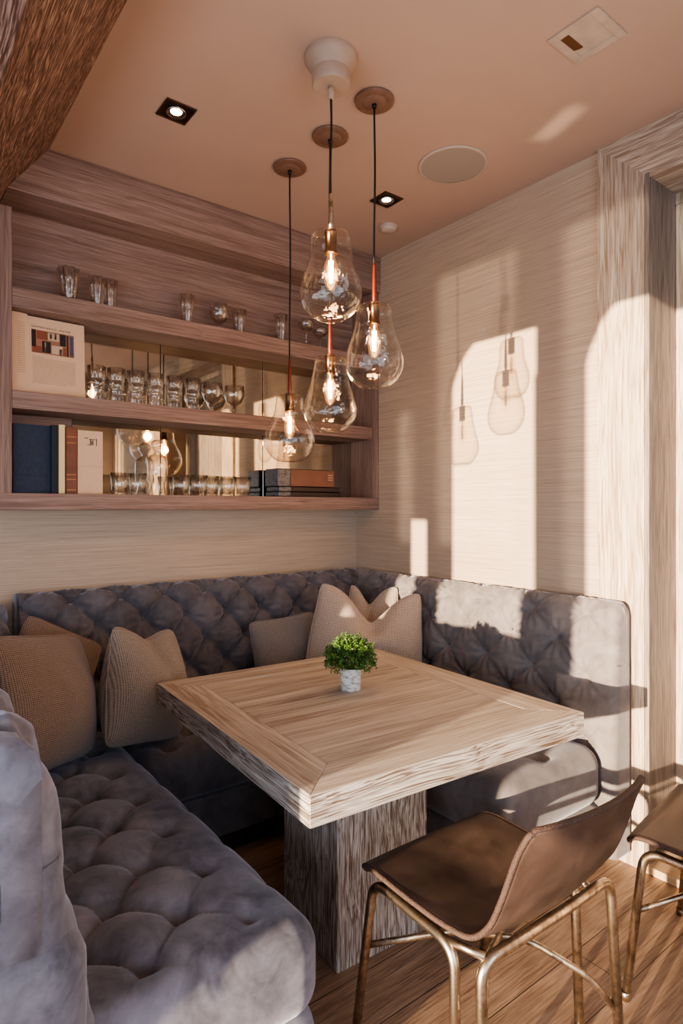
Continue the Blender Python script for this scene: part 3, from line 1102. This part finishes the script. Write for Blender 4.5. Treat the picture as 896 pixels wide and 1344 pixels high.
world_child(obj('base', rbox(-0.725, -0.14, -1.69, -0.25, 0.06, 0.26, 0.03, 0.03), VELR, rb, True), rb)
world_child(obj('plinth', bbox_bm(-0.69, -0.14, -1.65, -0.25, 0.0, 0.06, 0.002), PLINTH, rb), rb)

# ------------------------------------------------------------------ pillows
def pillow_bm(w, h, t, chop=0.0, chop_x=0.0, n=44, pinch=0.07, lean=0.0):
    bm = NB()
    def pt(i, j, side):
        x = -1 + 2 * i / n
        z = -1 + 2 * j / n
        x = math.copysign(abs(x) ** 0.85, x); z = math.copysign(abs(z) ** 0.85, z)
        X = w / 2 * x * (1 - pinch * (1 - z * z))
        Z = h / 2 * z * (1 - pinch * (1 - x * x))
        cr = 1 - 0.07 * (x * x * z * z) ** 3
        X *= cr
        Z *= cr
        th = t / 2 * (max(0, 1 - x * x) * max(0, 1 - z * z)) ** 0.55 * 1.12
        th *= 1 - 0.25 * max(0, z)
        if chop:
            g = math.exp(-(abs(x - chop_x) / 0.42) ** 1.5)
            k = smoothstep(-0.2, 1.0, z)
            Z -= chop * g * k
            th *= 1 - 0.35 * math.exp(-((x - chop_x) / 0.16) ** 2) * k
            X += (chop_x - x) * 0.06 * w * k * (1 - g)
        wr = mnoise.noise((x * 2.2 + w * 31, z * 2.2, side)) * 0.010
        Y = side * th + wr * (1 - x * x) * (1 - z * z)
        return (X + lean * z, Y, Z)
    F = [[None] * (n + 1) for _ in range(n + 1)]
    B = [[None] * (n + 1) for _ in range(n + 1)]
    for i in range(n + 1):
        for j in range(n + 1):
            F[i][j] = bm.verts.new(pt(i, j, -1))
            if i in (0, n) or j in (0, n):
                B[i][j] = F[i][j]
            else:
                B[i][j] = bm.verts.new(pt(i, j, 1))
    for i in range(n):
        for j in range(n):
            bm.faces.new((F[i][j], F[i + 1][j], F[i + 1][j + 1], F[i][j + 1]))
            bm.faces.new((B[i][j], B[i][j + 1], B[i + 1][j + 1], B[i + 1][j]))
    edge = [pt(i, 0, 0) for i in range(n + 1)] + [pt(n, j, 0) for j in range(1, n + 1)] + [pt(i, n, 0) for i in range(n - 1, -1, -1)] + [pt(0, j, 0) for j in range(n - 1, -1, -1)]
    return bm, edge

def pillow(name, label, mat, w, h, t, loc, facing, tilt, roll=0.0, **kw):
    """facing: horizontal angle (deg) of the front normal, tilt back in deg"""
    root = thing(name, label, 'pillow', loc, (0, 0, 0), 'scatter pillows on the banquette')
    e = Matrix.Rotation(math.radians(facing + 90), 4, 'Z') @ Matrix.Rotation(math.radians(-tilt), 4, 'X') @ Matrix.Rotation(math.radians(roll), 4, 'Y')
    root.rotation_euler = e.to_euler()
    bm, edge = pillow_bm(w, h, t, **kw)
    obj('cushion', bm, mat, root, True)
    bm = NB(); tube(bm, edge, 0.0035, 6)
    obj('piping', bm, mat, root, True)
    return root

pillow('throw_pillow', 'large brown woven pillow leaning against the left bench back', LIN_BR, 0.56, 0.45, 0.20, (-1.904, -0.668, 0.742), -40, 13, 11, pinch=0.03)
pillow('throw_pillow', 'brown pillow tucked in the left corner behind the large brown one', LIN_BR, 0.37, 0.37, 0.13, (-1.812, -0.318, 0.742), -70, 12, 30, pinch=0.03)
pillow('throw_pillow', 'taupe pillow with a dented top, beside the left corner of the table', LIN_TP, 0.39, 0.44, 0.26, (-1.532, -0.578, 0.714), -64, 12, 12, chop=0.045, chop_x=0.0, pinch=0.03)
pillow('throw_pillow', 'small dark grey woven pillow behind the potted plant on the left', LIN_GR, 0.38, 0.38, 0.13, (-0.72, -0.34, 0.67), -96, 10, -4)
pillow('throw_pillow', 'large pale grey pillow with a deep dent in its top edge, behind the plant', LIN_LT, 0.60, 0.52, 0.21, (-0.43, -0.61, 0.757), -126, 10, 6, chop=0.17, chop_x=0.05)
pillow('throw_pillow', 'pale pillow with a pinched top peeking out behind the large dented one', LIN_LT, 0.30, 0.52, 0.10, (-0.272, -0.462, 0.74), -135, 8, 4, chop=0.10, chop_x=-0.15)

# ------------------------------------------------------------------ table
TR = math.radians(-3.5)
tb = thing('dining_table', 'square limed oak pedestal table with a framed top in front of the banquette', 'table', (-1.09, -1.335, 0), (0, 0, TR))
hx, hy, bw = 0.50, 0.535, 0.13
z0, z1 = 0.688, 0.763
def tboard(pts, mat):
    bm = NB(); prism(bm, pts, 'z', z0, z1)
    bmesh.ops.bevel(bm, geom=list(bm.edges), offset=0.0018, segments=1, affect='EDGES')
    # weathered, slightly uneven outer edges
    bm.normal_update()
    for f in bm.faces:
        f.material_index = 0 if abs(f.normal.z) > 0.5 else 1
    return obj('border_board', bm, [mat, EDGEX if mat is TOPX else EDGEY], tb)
g = 0.0006
tboard([(-hx, -hy), (hx, -hy), (hx - bw, -hy + bw - g), (-hx + bw, -hy + bw - g)], TOPX)
tboard([(-hx, hy), (hx, hy), (hx - bw, hy - bw + g), (-hx + bw, hy - bw + g)], TOPX)
tboard([(-hx, -hy), (-hx, hy), (-hx + bw - g, hy - bw), (-hx + bw - g, -hy + bw)], TOPY)
tboard([(hx, -hy), (hx, hy), (hx - bw + g, hy - bw), (hx - bw + g, -hy + bw)], TOPY)
bm = NB(); box(bm, -hx + bw, hx - bw, -hy + bw, hy - bw, z0 + 0.002, z1 - 0.0005, 0.002)
obj('table_top', bm, TOPX, tb)
bm = NB(); box(bm, -0.18, 0.18, -0.165, 0.165, 0.0, z0, 0.005)
obj('pedestal', bm, PED, tb)

# potted plant
pp = thing('potted_plant', 'small bushy green plant in a whitewashed pot on the oak table', 'plant', (-1.05, -1.265, 0.7635))
bm = NB()
lathe(bm, [(0, 0), (0.033, 0), (0.035, 0.003), (0.037, 0.07), (0.038, 0.078), (0.034, 0.078), (0.033, 0.066), (0, 0.066)], 32)
obj('pot', bm, POT, pp, 'auto')
bm = NB(); lathe(bm, [(0, 0.072), (0.033, 0.0665)], 24)
obj('soil', bm, SOIL, pp, True)
bm = NB()
bl = NB()
rnd = random.Random(3)
for s in range(210):
    u = rnd.random(); phi = rnd.random() * 2 * PI
    th = math.acos(1 - 1.32 * u)
    rr = (0.084 + 0.016 * rnd.random())
    tip = Vector((math.sin(th) * math.cos(phi) * rr, math.sin(th) * math.sin(phi) * rr, 0.112 + math.cos(th) * rr * 0.86))
    base = Vector((0.018 * math.cos(phi), 0.018 * math.sin(phi), 0.07))
    mid = base.lerp(tip, 0.55) + Vector((0, 0, 0.012))
    if th > 1.5:
        tip.z -= 0.01
    P = spline([base, mid, tip], 5)
    tube(bm, P, [0.0011] * len(P), 4)
    for k in range(22):
        t = 0.42 + 0.58 * rnd.random()
        i = min(len(P) - 2, int(t * (len(P) - 1)))
        c = Vector(P[i]).lerp(Vector(P[i + 1]), rnd.random())
        d = Vector((rnd.gauss(0, 1), rnd.gauss(0, 1), rnd.gauss(0.3, 1))).normalized()
        sd = d.cross(Vector((rnd.gauss(0, 1), rnd.gauss(0, 1), rnd.gauss(0, 1)))).normalized()
        ln, wd = 0.008 + 0.006 * rnd.random(), 0.0024
        vs = [bl.verts.new(c), bl.verts.new(c + d * ln * 0.5 + sd * wd), bl.verts.new(c + d * ln), bl.verts.new(c + d * ln * 0.5 - sd * wd)]
        bl.faces.new(vs)
obj('stems', bm, plain('stem_green', srgb(92, 110, 52), 0.6), pp, True)
obj('foliage', bl, LEAF, pp)

# ------------------------------------------------------------------ chairs
def shell_grid(nu=36, nv=64):
    # (y, z, halfwidth)
    c = [(0.205, 0.434, 0.205), (0.195, 0.450, 0.230), (0.14, 0.458, 0.240), (0.02, 0.452, 0.242), (-0.11, 0.446, 0.240), (-0.185, 0.453, 0.236),
         (-0.240, 0.505, 0.234), (-0.285, 0.59, 0.234), (-0.325, 0.685, 0.230), (-0.350, 0.738, 0.224), (-0.356, 0.752, 0.208)]
    S = spline(c, 10)
    rows = []
    for k, (y, z, w) in enumerate(S):
        v = k / (len(S) - 1)
        bend = math.exp(-((v - 0.50) / 0.16) ** 2)
        back = smoothstep(0.48, 0.85, v)
        front = smoothstep(0.18, 0.0, v)
        row = []
        for i in range(nu + 1):
            u = -1 + 2 * i / nu
            uu = abs(u)
            X = w * u
            Z = z + 0.012 * bend * uu ** 3 - 0.008 * front * uu ** 4 - 0.012 * math.exp(-(u / 0.5) ** 2) * smoothstep(0.1, 0.3, v) * (1 - back)
            Y = y + back * 0.032 * uu ** 2.2 + 0.008 * bend * uu ** 2
            row.append(Vector((X, Y, Z)))
        rows.append(row)
    return rows

def make_chair(label, loc, rz):
    t = thing('leather_chair', label, 'chair', loc, (0, 0, rz), 'leather and brass chairs')
    rows = shell_grid()
    nu = len(rows[0]) - 1
    bm = NB()
    top = [[bm.verts.new(p) for p in r] for r in rows]
    # underside offset along the local normal
    def nrm(k, i):
        a = rows[min(k + 1, len(rows) - 1)][i] - rows[max(k - 1, 0)][i]
        b = rows[k][min(i + 1, nu)] - rows[k][max(i - 1, 0)]
        n = a.cross(b).normalized()
        return n
    bot = [[bm.verts.new(rows[k][i] + nrm(k, i) * 0.011) for i in range(nu + 1)] for k in range(len(rows))]
    for k in range(len(rows) - 1):
        for i in range(nu):
            bm.faces.new((top[k][i], top[k][i + 1], top[k + 1][i + 1], top[k + 1][i]))
            bm.faces.new((bot[k][i], bot[k + 1][i], bot[k + 1][i + 1], bot[k][i + 1]))
    K = len(rows) - 1
    for k in range(K):
        bm.faces.new((top[k][0], top[k + 1][0], bot[k + 1][0], bot[k][0]))
        bm.faces.new((top[k][nu], bot[k][nu], bot[k + 1][nu], top[k + 1][nu]))
    for i in range(nu):
        bm.faces.new((top[0][i], bot[0][i], bot[0][i + 1], top[0][i + 1]))
        bm.faces.new((top[K][i], top[K][i + 1], bot[K][i + 1], bot[K][i]))
    sh = obj('seat_shell', bm, LEATHER, t, True)
    bm = NB()
    e = [rows[k][0] + nrm(k, 0) * 0.0055 for k in range(K + 1)] + [rows[K][i] + nrm(K, i) * 0.0055 for i in range(1, nu + 1)] + [rows[k][nu] + nrm(k, nu) * 0.0055 for k in range(K - 1, -1, -1)]
    tube(bm, e, 0.0068, 8)
    obj('stitched_edge', bm, STITCH, sh, True)
    r = 0.0125
    # side frames: front leg, side rail and rear leg in one bent tube
    for s in (-1, 1):
        bm = NB()
        tube(bm, fillet([(s * 0.256, 0.205, 0.0), (s * 0.226, 0.165, 0.428), (s * 0.232, -0.125, 0.418), (s * 0.240, -0.135, 0.0)], 0.055, 8), r, 12)
        obj('side_frame', bm, BRASS, t, True)
    # rear frame: two legs and the rail that carries the back
    bm = NB()
    tube(bm, fillet([(-0.222, -0.200, 0.0), (-0.222, -0.192, 0.418), (-0.10, -0.200, 0.424), (0.10, -0.204, 0.428), (0.262, -0.208, 0.440), (0.268, -0.232, 0.0)], 0.05, 8), r * 1.04, 12)
    obj('rear_frame', bm, BRASS, t, True)
    bm = NB()
    for s in (-1, 1):
        tube(bm, [(s * 0.230, -0.09, 0.420), (s * 0.205, -0.19, 0.422)], 0.009, 8)
    tube(bm, [(-0.22, 0.13, 0.430), (0.22, 0.13, 0.430)], 0.009, 8)
    obj('seat_brace', bm, BRASS, t, True)
    bm = NB()
    tube(bm, fillet([(0.264, -0.225, 0.10), (0.195, -0.19, 0.20), (0.12, -0.06, 0.255), (-0.02, 0.07, 0.265), (-0.238, 0.185, 0.25)], 0.05, 6), 0.0085, 8)
    tube(bm, fillet([(-0.222, -0.196, 0.25), (-0.02, -0.04, 0.262), (0.10, 0.0, 0.262), (0.238, 0.185, 0.25)], 0.05, 6), 0.0085, 8)
    obj('stretcher', bm, BRASS, t, True)
    for (x, y) in ((-0.256, 0.205), (0.256, 0.205), (-0.240, -0.135), (0.240, -0.135), (-0.222, -0.200), (0.268, -0.232)):
        bm = NB(); lathe(bm, [(0, 0), (0.0145, 0), (0.0145, 0.02), (0.0128, 0.022)], 12, (x, y, 0))
        obj('foot_cap', bm, BRASS, t, True)
    return t
ch = make_chair('brown leather chair on bent brass tubes, drawn up to the front of the table', (-1.125, -1.905, 0), math.radians(-1))
dup(ch, 'brown leather brass framed chair cut off by the right edge, near the door', (-0.40, -2.23, 0), math.radians(8) and (0, 0, math.radians(8)))

# ------------------------------------------------------------------ pendants
def pend_profile(kind):
    if kind == 'tall':
        return [(0.012, 0.285), (0.042, 0.284), (0.058, 0.276), (0.066, 0.258), (0.068, 0.228), (0.0695, 0.200), (0.076, 0.172), (0.088, 0.142), (0.098, 0.112), (0.1015, 0.086), (0.098, 0.058), (0.086, 0.032), (0.066, 0.012), (0.052, 0.004), (0.046, 0.002), (0.038, 0.010), (0, 0.014)]
    if kind == 'round':
        return [(0.012, 0.300), (0.046, 0.298), (0.060, 0.290), (0.066, 0.272), (0.068, 0.245), (0.073, 0.215), (0.084, 0.180), (0.097, 0.142), (0.104, 0.108), (0.104, 0.080), (0.096, 0.050), (0.078, 0.024), (0.054, 0.006), (0.030, 0.0), (0, 0.002)]
    if kind == 'bell':
        return [(0.012, 0.298), (0.040, 0.297), (0.056, 0.290), (0.063, 0.275), (0.067, 0.248), (0.073, 0.214), (0.083, 0.175), (0.096, 0.135), (0.106, 0.098), (0.107, 0.076), (0.099, 0.048), (0.080, 0.024), (0.060, 0.008), (0.048, 0.002), (0.040, 0.008), (0, 0.012)]
    return [(0.012, 0.292), (0.036, 0.291), (0.052, 0.285), (0.059, 0.270), (0.061, 0.245), (0.064, 0.220), (0.076, 0.186), (0.094, 0.150), (0.105, 0.115), (0.107, 0.088), (0.100, 0.058), (0.082, 0.028), (0.060, 0.010), (0.044, 0.004), (0, 0.004)]

def pendant(label, x, y, z_bot, kind, canopy):
    t = thing('pendant_lamp', label, 'pendant lamp', (x, y, H), (0, 0, 0), 'pendant lamps over the table')
    prof = spline(pend_profile(kind), 4)
    prof = [(max(0, r), z + z_bot - H) for r, z in prof]
    prof[-1] = (0.0, prof[-1][1])
    ph = random.random() * 6
    bm = NB()
    lathe(bm, prof, 56, flute=lambda r, z, a: r * (1 + 0.018 * math.sin(2 * a + ph + z * 9) + 0.008 * math.sin(3 * a - ph + z * 21)))
    obj('glass_shade', bm, PGLASS, t, True)
    zt = z_bot - H + pend_profile(kind)[0][1]
    # canopy
    bm = NB()
    if canopy == 'cream':
        lathe(bm, [(0, 0), (0.086, 0), (0.087, -0.012), (0.082, -0.020), (0.076, -0.028), (0.066, -0.046), (0.061, -0.052), (0.062, -0.056), (0.062, -0.092), (0.058, -0.097), (0, -0.098)], 48)
        obj('canopy', bm, CREAM, t, 'auto')
        bm = NB(); lathe(bm, [(0, -0.096), (0.009, -0.097), (0.011, -0.108), (0.0105, -0.132), (0.006, -0.136), (0, -0.137)], 20)
        obj('cord_grip', bm, CREAM, t, True)
        zc = -0.135
    else:
        lathe(bm, [(0, 0), (0.070, 0), (0.072, -0.004), (0.070, -0.010), (0.058, -0.013), (0.045, -0.012), (0.040, -0.016), (0.022, -0.018), (0, -0.018)], 48)
        obj('canopy', bm, CANOPY, t, 'auto')
        bm = NB(); lathe(bm, [(0, -0.017), (0.009, -0.018), (0.008, -0.030), (0, -0.031)], 16)
        obj('cord_grip', bm, BLACK, t, True)
        zc = -0.03
    bm = NB()
    wob = 0.0035
    n = 14
    P = []
    for k in range(n + 1):
        f = k / n
        P.append((wob * math.sin(f * 5 + ph) * math.sin(PI * f), wob * math.cos(f * 4 + ph) * math.sin(PI * f), zc + (zt + 0.05 - zc) * f))
    tube(bm, P, 0.0036, 8)
    obj('cord', bm, BLACK, t, True)
    bm = NB()
    if canopy == 'cream':
        lathe(bm, [(0.004, zt + 0.125), (0.006, zt + 0.12), (0.009, zt + 0.02), (0.008, zt + 0.016), (0.003, zt + 0.0)], 16)
        obj('sleeve', bm, BRASS, t, True)
    else:
        lathe(bm, [(0.0045, zt + 0.15), (0.006, zt + 0.14), (0.0095, zt + 0.03), (0.0085, zt + 0.012), (0.004, zt)], 16)
        obj('sleeve', bm, SLEEVE, t, True)
    bm = NB()
    lathe(bm, [(0, zt + 0.004), (0.020, zt + 0.003), (0.021, zt - 0.004), (0.0195, zt - 0.006), (0.019, zt - 0.060), (0.021, zt - 0.063), (0.021, zt - 0.072), (0.015, zt - 0.074), (0, zt - 0.074)], 28)
    obj('socket', bm, BRONZE, t, 'auto')
    # tubular filament bulb
    b0 = zt - 0.074
    bm = NB()
    lathe(bm, [(0.012, b0), (0.013, b0 - 0.012), (0.022, b0 - 0.035), (0.025, b0 - 0.065), (0.021, b0 - 0.095), (0.010, b0 - 0.115), (0, b0 - 0.119)], 28)
    bl_ = obj('bulb', bm, BULBG, t, True)
    bm = NB()
    pts = []
    for k in range(6):
        a = 2 * PI * k / 6
        pts.append((0.0075 * math.cos(a), 0.0075 * math.sin(a), b0 - 0.022))
        pts.append((0.0045 * math.cos(a + 0.5), 0.0045 * math.sin(a + 0.5), b0 - 0.092))
    tube(bm, pts, 0.0016, 6)
    tube(bm, [(0, 0, b0), (0, 0, b0 - 0.03)], 0.0022, 6)
    obj('filament', bm, FILA, bl_)
    ld = bpy.data.lights.new('pendant_bulb_light', 'POINT')
    ld.energy = 2.0
    ld.color = (1.0, 0.66, 0.38)
    ld.shadow_soft_size = 0.025
    lo = link(bpy.data.objects.new('pendant_bulb_light', ld))
    lo.location = (x, y, H + b0 - 0.06)
    return t
pendant('highest clear glass pendant, hanging from the cream ceiling mount', -1.197, -1.347, 2.016, 'tall', 'cream')
pendant('clear glass pendant hanging furthest right on a black cord from a brown canopy', -0.949, -1.275, 1.832, 'round', 'brown')
pendant('bell shaped clear glass pendant hanging behind and below the highest one', -0.947, -1.006, 1.70, 'bell', 'brown')
pendant('lowest and leftmost clear glass pendant with a narrow neck', -0.951, -0.720, 1.597, 'pear', 'brown')

# ------------------------------------------------------------------ ceiling fittings
def downlight(label, x, y, s, lit):
    t = thing('downlight', label, 'ceiling light', (x, y, H), (0, 0, 0), 'recessed ceiling lights')
    h = s / 2
    bm = NB()
    fr = 0.010 if lit else 0.028
    for a in ((-h, h, -h, -h + fr), (-h, h, h - fr, h), (-h, -h + fr, -h + fr, h - fr), (h - fr, h, -h + fr, h - fr)):
        box(bm, a[0], a[1], a[2], a[3], -0.005, 0.0, 0.001)
    obj('trim_plate', bm, BRONZE if lit else NICKEL, t)
    i = h - fr
    bm = NB(); box(bm, -i, i, -i, i, -0.002, 0.0)
    obj('recess', bm, plain('recess_dark', srgb(58, 44, 38), 0.3, 0.6) if lit else NICKEL, t)
    if lit:
        bm = NB(); lathe(bm, [(0.020, -0.0025), (0.036, -0.0025), (0.037, -0.006), (0.034, -0.010), (0.022, -0.004)], 32)
        obj('lamp_ring', bm, LENS, t, True)
        bm = NB(); lathe(bm, [(0, -0.008), (0.014, -0.006), (0.021, -0.0028)], 24)
        obj('lamp', bm, DOWN, t, True)
        ld = bpy.data.lights.new('downlight_beam', 'SPOT')
        ld.energy = 5
        ld.color = (1, 0.70, 0.44)
        ld.spot_size = math.radians(85)
        ld.spot_blend = 0.8
        ld.shadow_soft_size = 0.02
        lo = link(bpy.data.objects.new('downlight_beam', ld))
        lo.location = (x, y, H - 0.02)
    else:
        bm = NB()
        pts = [(0.048 * math.cos(a), 0.048 * math.sin(a)) for a in [PI * k / 12 for k in range(13)]]
        prism(bm, pts, 'z', -0.0035, -0.002)
        obj('gimbal_plate', bm, BRONZE, t).location = (-0.02, 0.03, 0)
    return t
downlight('small square recessed downlight, lit, above the left of the table', -1.487, -0.778, 0.115, True)
downlight('small square recessed downlight, lit, near the back right corner of the ceiling', -0.433, -0.764, 0.115, True)
downlight('larger unlit square ceiling fitting with a nickel face near the door', -0.62, -1.907, 0.17, False)
sp = thing('ceiling_speaker', 'round flush ceiling speaker with a pale grille right of the pendants', 'speaker', (-0.405, -1.158, H))
bm = NB(); lathe(bm, [(0.136, 0), (0.147, 0), (0.147, -0.004), (0.143, -0.007), (0.136, -0.006)], 64)
obj('rim', bm, PLASTIC, sp, True)
bm = NB(); lathe(bm, [(0, -0.0075), (0.08, -0.007), (0.136, -0.005)], 64)
obj('grille', bm, SPKR, sp, True)
sd = thing('smoke_detector', 'small white round smoke detector on the ceiling near the back right corner', 'smoke detector', (-0.237, -0.56, H))
bm = NB(); lathe(bm, [(0, 0), (0.046, 0), (0.048, -0.005), (0.046, -0.012), (0.040, -0.014)], 40)
obj('base', bm, PLASTIC, sd, 'auto')
bm = NB(); lathe(bm, [(0.040, -0.013), (0.038, -0.022), (0.030, -0.027), (0, -0.028)], 40)
obj('cap', bm, PLASTIC, sd, True)

# ------------------------------------------------------------------ light
w = bpy.data.worlds.new('World')
scn.world = w
w.use_nodes = True
bg = w.node_tree.nodes['Background']
bg.inputs['Color'].default_value = (0.62, 0.74, 1.0, 1)
bg.inputs['Strength'].default_value = 0.5

sd_ = bpy.data.lights.new('low_sun', 'SUN')
sd_.energy = 23
sd_.angle = math.radians(0.6)
sd_.color = (1.0, 0.80, 0.56)
so = link(bpy.data.objects.new('low_sun', sd_))
so.rotation_euler = SUN.to_track_quat('-Z', 'Y').to_euler()
so.location = (-6, -2, 3)

s2 = bpy.data.lights.new('added_upward_sun', 'SUN')  # weak second sun added from below for the faint upper arch on the wall
s2.energy = 1.5
s2.angle = math.radians(1.5)
s2.color = (1.0, 0.82, 0.62)
so2 = link(bpy.data.objects.new('added_upward_sun', s2))
so2.rotation_euler = Vector((1.0, 0.19, 0.085)).to_track_quat('-Z', 'Y').to_euler()
so2.location = (-6, -2.2, 0.5)

def area(name, loc, direction, sx, sy, energy, col):
    ld = bpy.data.lights.new(name, 'AREA')
    ld.shape = 'RECTANGLE'
    ld.size, ld.size_y = sx, sy
    ld.energy = energy
    ld.color = col
    lo = link(bpy.data.objects.new(name, ld))
    lo.location = loc
    lo.rotation_euler = Vector(direction).to_track_quat('-Z', 'Z').to_euler()
    return lo
area('front_window_skylight', (-1.8, YF + 0.03, 1.4), (0, 1, 0), 2.5, 2.0, 54, (0.70, 0.83, 1.0))
for i, (a, b) in enumerate(wins):
    area('side_window_skylight', (XL + 0.02, (a + b) / 2, 1.25), (1, 0, 0), 0.5, 2.2, 15, (0.74, 0.85, 1.0))

gl_ = area('added_ceiling_streak_lamp', (-0.62, -3.3, 0.95), (0.32, 1.70, 1.92), 0.07, 0.16, 0.035, (1.0, 0.84, 0.62))  # narrow out-of-view lamp added to throw the bright streak on the ceiling
gl_.data.spread = math.radians(1.6)

# ------------------------------------------------------------------ camera
cd = bpy.data.cameras.new('camera')
cam = link(bpy.data.objects.new('camera', cd))
cam.location = (-2.405, -2.967, 1.40)
cam.rotation_euler = (PI / 2, 0, -math.atan2(0.611, 0.791))
cd.sensor_fit = 'VERTICAL'
cd.sensor_height = 36
cd.lens = 813 / 1344 * 36
cd.shift_y = -5 / 1344
cd.clip_start = 0.02
scn.camera = cam
scn.view_settings.view_transform = 'AgX'
try:
    scn.view_settings.look = 'AgX - Medium High Contrast'
except Exception:
    pass
scn.view_settings.exposure = -0.22
